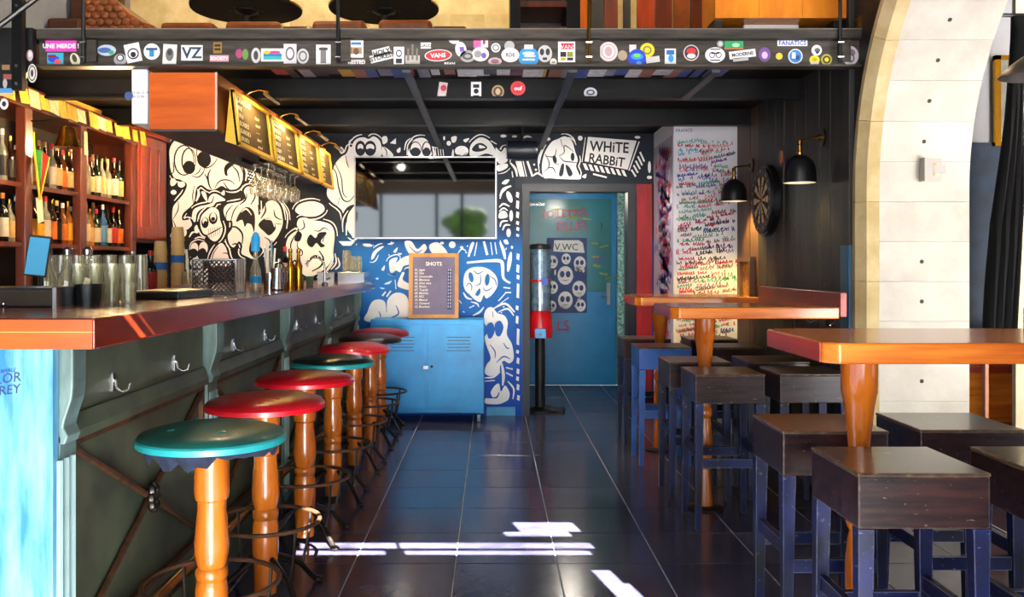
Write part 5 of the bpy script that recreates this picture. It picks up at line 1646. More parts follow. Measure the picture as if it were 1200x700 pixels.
for x in (-0.43, 0.43):
    for y in (0.05, 0.28):
        c = MB().cyl((x - 0.012, y, 0.03), (x + 0.012, y, 0.03), 0.03, n=16).build('castor', mat('grey_castor', 'a9c4cc', 0.4, var=0.1), lk, smooth=True)
        MB().tube([(x, y, 0.06), (x, y, 0.076)], 0.014, 8).build('castor_fork', M_chrome, c)

gm = thing('vending_machine', 'tall clear-tube sweet dispenser with red base on a black pole by the door', 'machine', (0.43, 8.12, 0))
MB().lathe([(0.15, 0.0), (0.15, 0.012), (0.06, 0.03), (0.05, 0.04)], n=24).build('foot', M_black, gm, smooth=True)
MB().obox((0.13, -0.02, 0.02), (0.18, 0.14, 0.03), (0, R(6), R(-10))).build('pedal', M_black, gm, bevel=0.006)
MB().tube([(0, 0, 0.03), (0, 0, 0.72)], 0.046, 18).build('pole', M_black, gm, smooth=True)
MB().lathe([(0.105, 0.66), (0.11, 0.68), (0.112, 0.74), (0.107, 0.86), (0.095, 0.90), (0.09, 0.905)], n=24).build('red_base', mat('red_plastic', 'd0121c', 0.3, var=0.1, coat=0.3), gm, smooth=True)
MB().lathe([(0.098, 0.905), (0.098, 1.455)], n=24, capb=False, capt=False).build('tube', glassm('tube_plastic', (0.85, 0.93, 0.97), 0.05, 0.4), gm, smooth=True)
MB().lathe([(0.085, 0.906), (0.085, 1.43)], n=18).build('tube_filling', mat('pale_filling', '9fb6c6', 0.5, col2='5f7f9a', scale=22), gm, smooth=True)
MB().lathe([(0.1, 1.16), (0.1, 1.185)], n=24, capb=False, capt=False).build('red_band', mat('red_plastic', 'd0121c', 0.3), gm)
MB().box(0.01, 0.065, -0.102, -0.09, 1.14, 1.2).build('blue_tag', mat('blue_plastic', '1f50c0', 0.4, var=0.1), gm)
MB().lathe([(0.103, 1.455), (0.105, 1.47), (0.09, 1.5), (0.03, 1.51)], n=24).build('lid', M_black, gm, smooth=True)
MB().box(-0.055, 0.045, -0.155, -0.09, 0.665, 0.75).build('coin_box', mat('bright_blue_plastic', '2a8fd8', 0.35, var=0.1), gm, bevel=0.006)
MB().ell((-0.005, -0.157, 0.70), 0.012, 0.006, 0.012, 10, 5).build('coin_knob', M_chrome, gm, smooth=True)

# toilet door
dz = 2.09
dr = struct(MB().box(0.36, 1.345, 9.76, 9.80, 0.01, dz).build('door_1', M_doorteal, bevel=0.003))
MB().box(0.40, 1.29, 9.752, 9.76, 1.02, 2.03).build('door_reflection_pane', M_doorreflection, dr, label='upper door panel with a green reflection put into its colour')
MB().box(0.39, 0.56, 9.70, 9.75, 1.955, 1.985).build('door_closer', M_chrome, dr)
MB().box(1.235, 1.275, 9.735, 9.75, 0.88, 1.12).build('lock_plate', M_chrome, dr)
MB().tube([(1.255, 9.735, 0.97), (1.255, 9.70, 0.97), (1.17, 9.695, 0.97)], 0.009, 8).build('handle', M_chrome, dr, smooth=True)
MB().box(1.35, 1.418, 9.70, 9.80, 0.02, dz).build('frosted_strip', mat('sparkle_glass', 'c8f4ea', 0.3, col2='0f6a5c', scale=45, emit=None), dr, label='narrow speckled mint strip at the hinge side')
for s, c, px, py, sz in (('TOILETTES', 'marker_red', 634, 256, 0.115), ('FiLLES', 'marker_pink', 652, 271, 0.14), ('?', 'marker_dark', 703, 271, 0.13), ('LS', 'marker_red', 653, 388, 0.16), ('WC', 'marker_violet', 694, 309, 0.1)):
    p = P(px, py, 9.748)
    text(s, mat(c, 'c4243f', 0.6), dr, (p.x, 9.7495, p.z), (R(90), R(-3), 0), sz, name='painted_word', sx=0.9)
rs2 = random.Random(2)
smear = MB()
for k in range(14):
    p = P(rs2.uniform(650, 715), rs2.uniform(243, 330), 9.75)
    smear.obox((p.x, 9.7515, p.z), (rs2.uniform(0.05, 0.14), 0.001, rs2.uniform(0.012, 0.03)), (0, R(rs2.uniform(-15, 15)), 0))
smear.build('yellow_smears', mat('yellow_green_smear', '8a9a4a', 0.6, var=0.3), dr)['kind'] = 'stuff'
sd = struct(MB().box(1.405, 1.419, 8.25, 9.60, 0.02, 2.06).build('door_2', mat('side_door_grey', '7f8f90', 0.35, col2='5a6a6c', scale=3)))
MB().box(1.392, 1.404, 9.30, 9.42, 0.88, 1.12).build('lock_plate', M_chrome, sd)

po = thing('poster', 'blue and white cartoon poster lettered WC on the toilet door', 'poster', (P(641, 367, 9.72).x, 9.735, P(641, 367, 9.72).z))
w, hh = 47 * 9.73 / FPX, 88 * 9.73 / FPX
MB().box(0, w, 0, 0.012, 0, hh).build('sheet', mat('poster_blue', '123a78', 0.5, col2='0e2f66', scale=4), po)
pm, pk = MB(), MB()
def pe(mb, x, z, rx, rz, L):
    n = 14
    mb.face([(x * w + rx * math.cos(2 * math.pi * i / n), -0.001 * L, z * hh + rz * math.sin(2 * math.pi * i / n)) for i in range(n)])
pm.face([(0.16 * w, -0.001, 0.82 * hh), (0.94 * w, -0.001, 0.80 * hh), (0.9 * w, -0.001, 0.93 * hh), (0.8 * w, -0.001, 0.97 * hh), (0.18 * w, -0.001, 0.97 * hh)])
for x, z, r_ in ((0.14, 0.68, 0.075), (0.82, 0.66, 0.085), (0.46, 0.50, 0.085), (0.14, 0.34, 0.075), (0.80, 0.32, 0.085), (0.46, 0.17, 0.08), (0.12, 0.09, 0.06), (0.84, 0.10, 0.07), (0.48, 0.72, 0.05)):
    r_ = min(r_, 0.97 * w - x * w, x * w * 0.97)
    pe(pm, x, z, r_, r_ * 1.2, 1)
    for sx in (-0.4, 0.35):
        pe(pk, x + sx * r_ / w, z + 0.15 * r_ / hh, r_ * 0.30, r_ * 0.42, 2)
    pk.face([(x * w - 0.5 * r_, -0.002, z * hh - 0.55 * r_), (x * w, -0.002, z * hh - 0.72 * r_), (x * w + 0.5 * r_, -0.002, z * hh - 0.55 * r_), (x * w, -0.002, z * hh - 0.62 * r_)])
for i in range(16):
    pe(pm, rs2.uniform(0.05, 0.95), rs2.uniform(0.05, 0.78), rs2.uniform(0.008, 0.02), rs2.uniform(0.01, 0.035), 1)
pm.build('white_print', M_muralwhite, po)['kind'] = 'stuff'
pk.build('blue_print', MATS['poster_blue'], po)['kind'] = 'stuff'
text('V.WC', M_ink, po, (0.19 * w, -0.003, 0.835 * hh), FRONT, 0.105, name='lettering', sx=0.95)

# ------------------------------------------------------------------ right wall things
db = thing('dartboard', 'round dartboard with black and cream segments on the plank wall', 'dartboard', (XR, 6.16, P(909, 235, 6.16).z))
MB().cyl((-0.002, 0, 0), (-0.045, 0, 0), 0.242, n=40).build('surround', M_blackvinyl, db, smooth=True)
MB().cyl((-0.045, 0, 0), (-0.062, 0, 0), 0.225, n=40).build('disc', M_black, db, smooth=True)
def wedge(mb, a0, a1, r0, r1, x):
    n = 3
    ps = [(x, r1 * math.sin(a0 + (a1 - a0) * i / n), r1 * math.cos(a0 + (a1 - a0) * i / n)) for i in range(n + 1)] + [(x, r0 * math.sin(a1 - (a1 - a0) * i / n), r0 * math.cos(a1 - (a1 - a0) * i / n)) for i in range(n + 1)]
    mb.face(ps)
M_sis = mat('sisal_cream', 'dcc79a', 0.8, var=0.12, scale=30)
M_sisk = mat('sisal_black', '171513', 0.8, var=0.2)
M_sr, M_sg = mat('dart_red', 'a01a1c', 0.7, var=0.1), mat('dart_green', '1a6a3c', 0.7, var=0.1)
for k in range(20):
    a0 = (k - 0.5) * math.pi / 10
    a1 = a0 + math.pi / 10
    q = MB()
    wedge(q, a0, a1, 0.016, 0.098, -0.0635)
    wedge(q, a0, a1, 0.107, 0.162, -0.0635)
    s_ = q.build('segment', M_sis if k % 2 else M_sisk, db)
    q = MB()
    wedge(q, a0, a1, 0.099, 0.107, -0.0638)
    wedge(q, a0, a1, 0.162, 0.170, -0.0638)
    q.build('score_ring', M_sg if k % 2 else M_sr, s_)
    am = (a0 + a1) / 2
    text(str((20, 1, 18, 4, 13, 6, 10, 15, 2, 17, 3, 19, 7, 16, 8, 11, 14, 9, 12, 5)[k]), M_chalk, s_, (-0.0645, 0.2 * -math.sin(am) + 0.012, 0.2 * math.cos(am) - 0.01), (R(90), 0, R(-90)), 0.03, align='CENTER', name='number')
MB().cyl((-0.062, 0, 0), (-0.066, 0, 0), 0.015, n=12).build('bullseye', M_sr, db)

def sconce(lb, y, energy, z):
    t = thing('wall_sconce', lb, 'lamp', (XR, y, z), 0, 'black dome wall lamps on the plank wall')
    MB().cyl((-0.001, 0, 0), (-0.014, 0, 0), 0.055, n=20).build('wall_plate', mat('dark_bronze', '2a2018', 0.35, metal=0.7), t, smooth=True)
    MB().cyl((-0.014, 0, 0), (-0.035, 0, 0), 0.016, n=12).build('arm_boss', M_brass, t, smooth=True)
    MB().tube([(-0.03, 0, 0), (-0.13, 0, -0.012), (-0.135, 0, -0.02)], 0.006, 8).build('arm', M_brass, t, smooth=True)
    MB().lathe([(0.016, -0.105), (0.017, -0.085), (0.012, -0.08), (0.012, -0.045), (0.015, -0.042), (0.013, -0.018)], (-0.135, 0, 0), 14).build('socket', M_brass, t, smooth=True)
    MB().lathe([(0.018, -0.10), (0.045, -0.112), (0.075, -0.14), (0.088, -0.175), (0.092, -0.215), (0.094, -0.262), (0.09, -0.262), (0.086, -0.18), (0.07, -0.142), (0.018, -0.106)], (-0.135, 0, 0), 28, False, False).build('shade', mat('shade_black', '15161a', 0.3, var=0.15), t, smooth=True)
    MB().lathe([(0.0885, -0.2615), (0.085, -0.18), (0.07, -0.144), (0.02, -0.108)], (-0.135, 0, 0), 28, False, False).build('shade_lining', mat('white_enamel', 'e6e6ea', 0.3, var=0.03), t, smooth=True)
    MB().ell((-0.135, 0, -0.17), 0.025, 0.025, 0.032, 12, 8).build('bulb', mat('lit_bulb', 'fff0c8', 0.4, emit=hexc('ffd890'), estr=6.0), t, smooth=True)
    lamp('sconce_light', 'SPOT', (XR - 0.135, y, z - 0.2), energy, (1.0, 0.62, 0.16), 0.03, rot=(0, 0, 0), spot=95)
sconce('black dome wall lamp on a brass arm, nearer one, right of the dartboard', 5.17, 7, P(973, 161, 5.17).z)
sconce('black dome wall lamp on a brass arm, farther one, beside the scribbled column', 6.58, 70, P(888, 194, 6.58).z)
MB()
wb = thing('wall_niche', 'small wood-framed cork panel on the plank wall below the dartboard', 'frame', (XR, 6.66, 1.08))
MB().box(-0.012, -0.001, -0.12, 0.12, 0.0, 0.26).build('cork_panel', mat('cork', 'c98a2a', 0.8, col2='8a5210', scale=30), wb)
for q in ((-0.15, -0.12, 0.0, 0.26), (0.12, 0.15, 0.0, 0.26), (-0.16, 0.16, 0.26, 0.295)):
    MB().box(-0.04, -0.001, q[0], q[1], q[2], q[3]).build('frame_bar', mat('grey_brown_wood', '6a4f38', 0.5, var=0.3, scale=5), wb)
pk_ = tag(MB().cyl((0, 0, 0), (-0.01, 0, 0), 0.045, n=14).build('wooden_disc', M_honey), 'small hanging wooden disc above the dartboard', 'disc')
pk_.scale = (1, 0.55, 1)
pk_.location = (XR - 0.001, 5.90, P(917, 184, 5.9).z)
for k in range(4):
    t = tag(MB().tube([(0, 0, 0.03), (-0.01, 0, 0.0), (-0.035, 0, -0.012), (-0.05, 0, 0.0), (-0.05, 0, 0.02)], 0.006, 6).build('coat_hook', M_chrome, smooth=True), 'steel coat hook under the wall board, %s from the stone arch' % ORD[k], 'hook', 'coat hooks under the wall board')
    t.location = (XR - 0.002, 4.98 + k * 0.3, 0.99)

# wall light on the arch reveal
wl = thing('wall_light', 'small square white wall light on the pale stone arch', 'lamp', (2.25, AY + AR, P(1093, 199, 4.6).z))
fixn(MB().prism([(-0.055, -0.06), (0.055, -0.06), (0.055, 0.06), (-0.055, 0.06)], 'y', -0.012, -0.001).build('back_plate', mat('lamp_grey', '9a968e', 0.5, var=0.05), wl))
fixn(MB().prism([(-0.055, -0.06), (-0.012, -0.045), (-0.012, 0.045), (-0.055, 0.06)], 'y', -0.06, -0.012).build('shield', MATS['lamp_grey'], wl))
fixn(MB().prism([(-0.012, -0.022), (0.05, -0.022), (0.05, 0.022), (-0.012, 0.022)], 'y', -0.062, -0.052).build('shield', MATS['lamp_grey'], wl))
MB().tube([(0.02, -0.03, -0.03), (0.02, -0.03, 0.03)], 0.014, 10).build('bulb', mat('warm_bulb', 'ffd0a0', 0.4, emit=hexc('ff6a30'), estr=1.6), wl)
lamp('wall_light_glow', 'POINT', (2.27, AY + AR - 0.05, P(1093, 199, 4.6).z + 0.09), 0.03, (1.0, 0.5, 0.35), 0.02)
lamp('wall_light_glow', 'POINT', (2.27, AY + AR - 0.05, P(1093, 199, 4.6).z - 0.09), 0.03, (1.0, 0.5, 0.35), 0.02)

pl = thing('pendant_lamp', 'dark metal dome pendant lamp at the top right corner under the arch', 'lamp', (1.635, 2.7, 1.885))
MB().lathe([(0.105, 0.0), (0.104, 0.006), (0.075, 0.035), (0.04, 0.06), (0.03, 0.065), (0.026, 0.06), (0.07, 0.03), (0.1, 0.0)], n=30, capb=False, capt=False).build('shade', mat('gunmetal', '6a6258', 0.35, metal=0.6, var=0.2), pl, smooth=True)
MB().lathe([(0.03, 0.064), (0.032, 0.07), (0.03, 0.085), (0.033, 0.09), (0.031, 0.12), (0.012, 0.14)], n=18).build('socket', M_chrome, pl, smooth=True)
MB().tube([(0, 0, 0.13), (0, 0, 3.1)], 0.005, 6).build('cord', M_black, pl)
MB().ell((0, 0, 0.03), 0.024, 0.024, 0.03, 12, 8).build('bulb', mat('unlit_bulb', 'd8d2c0', 0.3), pl, smooth=True)

# seen through the arch
pic = thing('framed_picture', 'gold-framed picture on the white wall beyond the arch', 'picture', (3.55, 6.26, P(1170, 163, 6.26).z))
MB().box(-0.03, 0.35, 0, 0.02, 0.0, 0.55).build('canvas', mat('picture_dark', '8a8a80', 0.5, var=0.3), pic)
for q in ((-0.06, -0.02, -0.02, 0.58), (0.34, 0.38, -0.02, 0.58), (-0.06, 0.38, -0.05, -0.02), (-0.06, 0.38, 0.55, 0.58)):
    MB().box(q[0], q[1], -0.015, 0.02, q[2], q[3]).build('frame_bar', M_gold, pic)
cu = thing('curtain', 'heavy black curtain gathered to one side beyond the stone arch', 'curtain', (2.98, 5.2, 0.0))
vs_, fs = [], []
NU, NV = 24, 14
for j in range(NV + 1):
    v = j / NV
    z = 2.75 - v * 1.85
    x0 = -0.12 + 0.17 * math.cos(v * 3.0) * (1 if v < 0.7 else 0.8)
    x1 = 0.16 - 0.10 * max(0, (v - 0.55)) * 2
    x0 = min(x0, x1 - 0.06) * 0.5
    x1 *= 0.5
    for i in range(NU + 1):
        u = i / NU
        vs_.append((x0 + (x1 - x0) * u, 0.03 * math.sin(u * 22 + v * 2), z))
for j in range(NV):
    for i in range(NU):
        q = j * (NU + 1) + i
        fs.append((q, q + 1, q + NU + 2, q + NU + 1))
c_ = MB().add(vs_, fs).build('cloth', mat('black_velvet', '050506', 1.0, var=0.3), cu, smooth=True)
sl = c_.modifiers.new('thickness', 'SOLIDIFY')
sl.thickness = 0.012
MB().tube([(-0.3, 0, 2.76), (0.25, 0, 2.76)], 0.012, 8).build('curtain_rod', M_black, cu)
sbd = thing('sideboard', 'orange and yellow wooden sideboard in the room beyond the arch', 'sideboard', (3.2, 5.82, 0))
MB().box(-0.25, 0.5, 0, 0.4, 0.30, 0.62).build('drawer_front', M_table, sbd)
MB().box(-0.27, 0.52, -0.02, 0.42, 0.62, 0.66).build('top_board', M_table_red, sbd)
MB().box(-0.25, 0.5, 0, 0.4, 0.66, 0.85).build('upper_panel', mat('orange_panel', 'b5481c', 0.4, var=0.2), sbd)
MB().box(-0.25, 0.5, 0.02, 0.4, 0.0, 0.30).build('plinth', M_walnut, sbd)
pst = tag(MB().box(2.90, 2.925, 5.3, 5.33, 0.0, 1.02).build('wooden_post', M_honey, bevel=0.004), 'slim pale wooden post in front of the curtain beyond the arch', 'post')

# ------------------------------------------------------------------ mezzanine railing, stickers and furniture
for k, px in enumerate((97, 396, 690, 985)):
    x = P(px, 40, YM - 0.05).x
    t = thing('railing_rod', ('leftmost', 'second', 'third', 'rightmost')[k] + ' thin vertical railing rod bolted to the mezzanine beam, counted from the left', 'railing', (x, YM - 0.045, 2.355), 0, 'railing rods on the mezzanine beam')
    MB().tube([(0, 0, 0.0), (0, 0, 1.25)], 0.0095, 8).build('rod', (M_black, M_black, M_brass, M_black)[k], t, smooth=True)
    MB().box(0.012, 0.06, 0.012, 0.03, 0.01, 0.12).build('bracket_plate', M_fascia, t)
    for z in (0.03, 0.105):
        MB().cyl((-0.014, -0.006, z), (0.016, -0.006, z), 0.006, n=8).build('bolt', M_chrome, t)
pt = thing('stair_post', 'square dark steel stair post at the left end of the mezzanine', 'post', (P(22, 50, 4.55).x, 4.55, 2.20))
MB().box(-0.026, 0.026, -0.02, 0.02, 0.0, 1.5).build('post_body', M_steel_dark, pt)
for z in (0.03, 0.12, 0.42):
    MB().cyl((0, -0.026, z), (0, -0.018, z), 0.009, n=10).build('bolt', M_chrome, pt)
tag(MB().tube([P(-40, 60, 4.5), P(48, -6, 4.5), P(110, -52, 4.5)], 0.014, 8).build('stair_handrail', M_black, smooth=True), 'dark diagonal stair handrail at the top left corner', 'handrail')

SN = [0]
def sticker(x, y, w, h, c, txt=None, tc=None, rot=0, shape='r', par=beam, d=YM, ts=None, c2=None, s2=None, off=0):
    """flat sticker at photo position x,y (centre) with size w,h on the beam face"""
    p = P(x, y, d)
    s = d / FPX
    W, Hh = w * s, h * s
    n = {'r': 4, 'o': 22}[shape]
    yy = -0.0012 - 0.0004 * off
    if shape == 'r':
        pts = [(-W / 2, -Hh / 2), (W / 2, -Hh / 2), (W / 2, Hh / 2), (-W / 2, Hh / 2)]
    else:
        pts = [(W / 2 * math.cos(2 * math.pi * i / n), Hh / 2 * math.sin(2 * math.pi * i / n)) for i in range(n)]
    o = fixn(MB().prism(pts, 'y', yy, 0.0).build('sticker', mat('sticker_' + c, c, 0.4, var=0.06, scale=60), par))
    o.location = (p.x, d - 0.0005, p.z)
    o.rotation_euler = (0, R(rot), 0)
    if c2:
        for ci, (ox, oz, ow, oh, sh, cc) in enumerate(c2):
            n2 = 4 if sh == 'r' else 16
            a0 = math.pi / 4 if sh == 'r' else 0
            f = math.sqrt(2) if sh == 'r' else 1
            q = MB().face([(ox * W + f * ow * W / 2 * math.cos(a0 + 2 * math.pi * i / n2), yy - 0.0006 * (ci + 1), oz * Hh + f * oh * Hh / 2 * math.sin(a0 + 2 * math.pi * i / n2)) for i in range(n2)])
            q.build('sticker_print', mat('sticker_' + cc, cc, 0.4, var=0.06, scale=60), o)
    if txt:
        sz = (ts or 0.7) * Hh
        text(txt, mat('sticker_' + (tc or '15151a'), tc or '15151a', 0.4, var=0.06), o, (0, yy - 0.0008 - 0.0006 * len(c2 or ()), -sz * 0.34), FRONT, sz, align='CENTER', name='sticker_lettering', bold=0.03)
    return o
Wt, Bk, Gy = 'e8e8ea', '1a1a1f', '9a9a9e'
ringp = lambda c: [(0, 0, 0.8, 0.8, 'o', c), (0, 0, 0.62, 0.62, 'o', Wt)]
sticker(71.5, 54, 36, 13, 'c83fa8', 'UNE MERDE !', Wt, ts=0.55)
sticker(65, 70, 19, 16, '2f9fb8', c2=[(-0.1, 0.05, 0.7, 0.5, 'o', '2a3fc0'), (0.15, -0.15, 0.4, 0.4, 'o', 'd94a4a'), (-0.2, 0.25, 0.5, 0.2, 'r', '8a1c2a')])
sticker(88, 70, 11, 16, 'c9c2a8', rot=-20, shape='o', c2=[(0, 0.1, 0.5, 0.6, 'o', '3a3a32')])
sticker(125, 59, 22, 13, 'a9b8cc', shape='o', c2=[(-0.1, 0, 0.7, 0.5, 'o', '3f5f9a'), (0.25, -0.2, 0.3, 0.4, 'o', '3f9a5a')])
sticker(141, 70, 15, 14, Gy, shape='o', c2=[(0, 0.15, 0.6, 0.6, 'o', Bk), (0, 0.15, 0.4, 0.4, 'o', Wt)])
sticker(156, 62, 18, 22, 'd5d5d8', rot=-12, c2=[(0, -0.05, 0.75, 0.6, 'o', Bk), (0, -0.05, 0.6, 0.45, 'o', Wt), (0, -0.1, 0.35, 0.3, 'o', Bk)])
sticker(178, 60.5, 19, 19, Wt, shape='o', c2=[(0, -0.05, 0.3, 0.55, 'r', '2a7fae'), (0, 0.15, 0.7, 0.15, 'r', '2a4f7e')])
sticker(199, 64, 16, 24, 'd9d8d4', rot=3, c2=[(0, 0, 0.6, 0.65, 'o', '6a6a6a'), (0, 0.1, 0.35, 0.3, 'o', '3a3a3a')])
sticker(225, 62, 25, 18, Wt, 'VZ', '2a3f55', ts=1.0)
sticker(255, 56, 10, 13, '8a6a2a', c2=[(0, 0.2, 0.7, 0.2, 'r', Bk), (0, -0.15, 0.7, 0.2, 'r', Bk)])
sticker(257, 68.5, 22, 7.5, 'c98a9a', 'SOCIETY', Wt, ts=0.7)
sticker(284, 63, 18, 18, '3a2f3a', shape='o', c2=[(-0.2, 0, 0.45, 0.6, 'o', 'a03a6a'), (0.2, -0.05, 0.4, 0.7, 'o', '5a8a3a')])
sticker(300, 65, 11, 18, 'b9b9bd', shape='o', c2=[(0, 0, 0.5, 0.6, 'o', '3a3a3f')])
sticker(319.5, 64.5, 27, 15, 'e9e6dc', c2=[(0, -0.25, 0.8, 0.25, 'r', '2fa8a0'), (0, 0.0, 0.8, 0.25, 'r', '2a6fae'), (0.1, 0.2, 0.5, 0.25, 'o', 'c83a7a'), (-0.25, 0.2, 0.3, 0.3, 'o', 'd9b01c')], off=1)
sticker(340, 63, 15, 23, 'c2c2c6', c2=[(0, 0, 0.7, 0.7, 'o', '55555a'), (0, 0, 0.5, 0.5, 'o', 'c2c2c6')])
sticker(355, 66, 14, 18, 'b2b2b6', shape='o', c2=[(0, 0, 0.7, 0.7, 'o', '4a4a50'), (0, 0, 0.5, 0.5, 'o', 'b2b2b6')])
sticker(379, 65, 17, 25, 'd8d8d8', c2=[(0, 0, 0.4, 0.75, 'r', '6a6a6a'), (0, 0.3, 0.6, 0.12, 'r', '3a3a3a')])
sticker(417.5, 57.5, 16.5, 20, Wt, c2=[(0, 0.32, 0.7, 0.16, 'r', '2f6fae'), (0, -0.1, 0.8, 0.4, 'r', '9a7a5a'), (0, -0.15, 0.4, 0.4, 'o', '5a3f2a')])
sticker(418, 73, 20, 7.5, '6a665f', 'RESTED', Wt, ts=0.8)
sticker(447, 61, 21, 9, 'c9c9c9', 'HOLY', Bk, -14, ts=0.85)
sticker(447, 67, 27, 9, 'c9c9c9', 'STOKES!', Bk, -14, ts=0.8)
sticker(467.5, 66, 12, 22, Wt, c2=[(0, 0.15, 0.6, 0.4, 'o', Bk), (0, 0.15, 0.4, 0.25, 'o', Wt), (0, -0.25, 0.6, 0.25, 'r', Bk)])
o = sticker(483.5, 70, 17, 10, 'a9a59c', c2=[(-0.3, 0.6, 0.14, 1.4, 'r', '6a665f'), (0, 0.9, 0.14, 1.8, 'r', '6a665f'), (0.3, 0.6, 0.14, 1.4, 'r', '6a665f')])
sticker(499, 53.5, 12, 7, Wt, 'GAUD', Bk, ts=0.7)
sticker(513.5, 65, 32, 14, 'd0d0d0', 'VANS', Wt, -3, shape='o', ts=0.5, c2=[(0, 0, 0.93, 0.86, 'o', 'c4202c')])
sticker(527, 75, 14, 6, '3a3a3f', 'BEAN', Wt, ts=0.85)
sticker(532, 46, 13, 11, 'c9c9cc', rot=10, shape='o', c2=[(0, 0.1, 0.6, 0.5, 'o', '3a3a3a')])
sticker(540, 58, 13, 18, 'd4d4da', rot=-10, shape='o', c2=[(0.1, 0, 0.4, 0.3, 'r', '6a4fb0')])
sticker(548, 66, 18, 14, '9a9a9a', shape='o', c2=[(0, 0, 0.7, 0.6, 'o', '4a4a4a'), (0, 0, 0.4, 0.3, 'o', '9a9a9a')])
sticker(563.5, 49.5, 17, 13, 'e05a9a', c2=[(0.25, 0, 0.45, 0.9, 'r', 'e6dfe2'), (0.22, 0, 0.2, 0.5, 'o', '7a4a5a')])
sticker(563, 63.5, 20, 17, 'd2d2d4', shape='o', c2=[(-0.15, 0, 0.45, 0.5, 'o', '8a8a8e'), (0.2, -0.1, 0.3, 0.4, 'o', '6a4fb0')], off=1)
sticker(581, 56, 11, 11, 'd2d2d6', shape='o', c2=[(0, 0, 0.7, 0.7, 'o', '4a4a55'), (0, 0, 0.5, 0.5, 'o', 'd2d2d6')])
sticker(580, 72, 16, 9, 'b9a0a8', shape='o', c2=[(0, 0, 0.6, 0.6, 'o', '8a5a6a')])
sticker(597, 54, 12, 12, 'a5a5a5', shape='o')
sticker(598, 64.5, 21, 17, 'dcdcdc', 'RDE', '4a4a4a', shape='o', ts=0.35, off=1)
sticker(619.5, 67, 24, 24, '2a8fcf', shape='o', c2=[(0, 0.18, 0.6, 0.16, 'o', Wt), (0, -0.12, 0.6, 0.07, 'r', Wt), (0.05, 0.05, 0.6, 0.1, 'o', Wt)])
sticker(619.5, 55, 10, 5, 'dddddd', off=1)
sticker(638.5, 63, 17, 20, 'b5b5b5', shape='o', c2=[(-0.2, 0.1, 0.3, 0.4, 'o', '2a2a2a'), (0.2, 0.1, 0.3, 0.4, 'o', '2a2a2a'), (0, -0.3, 0.3, 0.15, 'r', '2a2a2a')])
sticker(648.5, 73, 8, 9, 'd9d6cc', shape='o', c2=[(0, 0, 0.5, 0.2, 'r', '8a7a5a')])
sticker(664, 61, 20, 24, Wt, c2=[(0.05, 0.28, 0.75, 0.3, 'r', 'c4202c'), (-0.2, -0.12, 0.35, 0.25, 'r', Bk), (0.2, -0.12, 0.35, 0.25, 'r', '8a8a2a'), (-0.2, -0.35, 0.3, 0.14, 'r', 'b8a01c'), (0.2, -0.35, 0.35, 0.14, 'r', Bk)])
text('VANS', mat('sticker_' + Wt, Wt, 0.4), beam, (P(657, 57.5, YM).x, YM - 0.0055, P(657, 57.5, YM).z), FRONT, 0.03, name='sticker_lettering')
sticker(713, 60.5, 22, 23, 'c9c2c0', shape='o', c2=[(0, 0, 0.75, 0.75, 'o', 'a88a8a'), (0, 0, 0.68, 0.68, 'o', 'd2cccb'), (0, 0, 0.4, 0.5, 'o', 'b89a98')])
sticker(729.5, 65, 11, 12, 'a09078', shape='o')
sticker(741.5, 57, 8, 9, 'c9c9cc')
sticker(758.5, 59, 17, 17, 'd9c81c', shape='o', c2=[(0, 0, 0.6, 0.6, 'o', '7a7050'), (0, 0, 0.4, 0.4, 'o', 'd9c81c')])
sticker(746.5, 68.5, 21, 22, '1f3fc0', shape='o', c2=[(0, 0.1, 0.7, 0.35, 'o', '2f8fd8'), (0.0, 0.15, 0.4, 0.2, 'o', '6ac84a'), (0.1, -0.25, 0.3, 0.2, 'o', '3f9fe0')], off=1)
sticker(765, 70, 16, 7, 'c2c0ba', rot=-8)
sticker(785.5, 66, 13, 18, 'd2d8dc', c2=[(0, 0.25, 0.7, 0.3, 'r', '2f6fae'), (0.05, -0.15, 0.5, 0.5, 'o', '2f8fd8')])
sticker(810, 62, 18.5, 19, 'c9b8ac', shape='o', c2=[(0, 0, 0.86, 0.86, 'o', '2a2f4a'), (0, 0.1, 0.6, 0.4, 'o', 'c9302c'), (0, -0.2, 0.55, 0.3, 'o', 'e0d8d0')])
sticker(838, 64.5, 23.5, 18, Wt, shape='o', c2=[(-0.15, 0, 0.3, 0.4, 'o', Bk), (-0.15, 0, 0.22, 0.3, 'o', Wt), (0.17, 0, 0.3, 0.4, 'o', Bk), (0.17, 0, 0.22, 0.3, 'o', Wt), (0, 0.1, 0.4, 0.08, 'r', Bk), (0, 0.36, 0.5, 0.07, 'r', Bk), (0, -0.36, 0.5, 0.07, 'r', Bk)])
sticker(844, 51.5, 8, 8, '8a8f8f', shape='o', c2=[(0, 0, 0.6, 0.6, 'o', 'c2c8c8')])
sticker(860, 53, 22, 9.5, '2f9a5a', c2=[(0.1, 0, 0.4, 0.5, 'o', 'a9d8b8'), (0, -0.42, 1.0, 0.12, 'r', 'c95a3a')])
sticker(870, 63.5, 31, 9, 'dcdcdc', 'MODERNE', Bk, -7, ts=0.6)
sticker(868, 69.5, 18, 4, 'a9a9a9', rot=-6)
sticker(896, 64, 14, 17, '6a4a8a', shape='o', c2=[(0, -0.05, 0.5, 0.5, 'o', 'c9b0d0')])
sticker(913, 66, 8, 8, 'c9b83a', shape='o')
sticker(928.5, 50.5, 35, 7, Wt, 'FANATICS', '2a4fae', ts=1.0)
sticker(932, 66, 17, 17.5, 'c9d2dc', shape='o', c2=[(0, 0, 0.85, 0.85, 'o', '3a7ac0'), (-0.12, 0.05, 0.25, 0.4, 'r', 'd9e0e6'), (0.15, -0.1, 0.25, 0.3, 'r', '1f3f7a')])
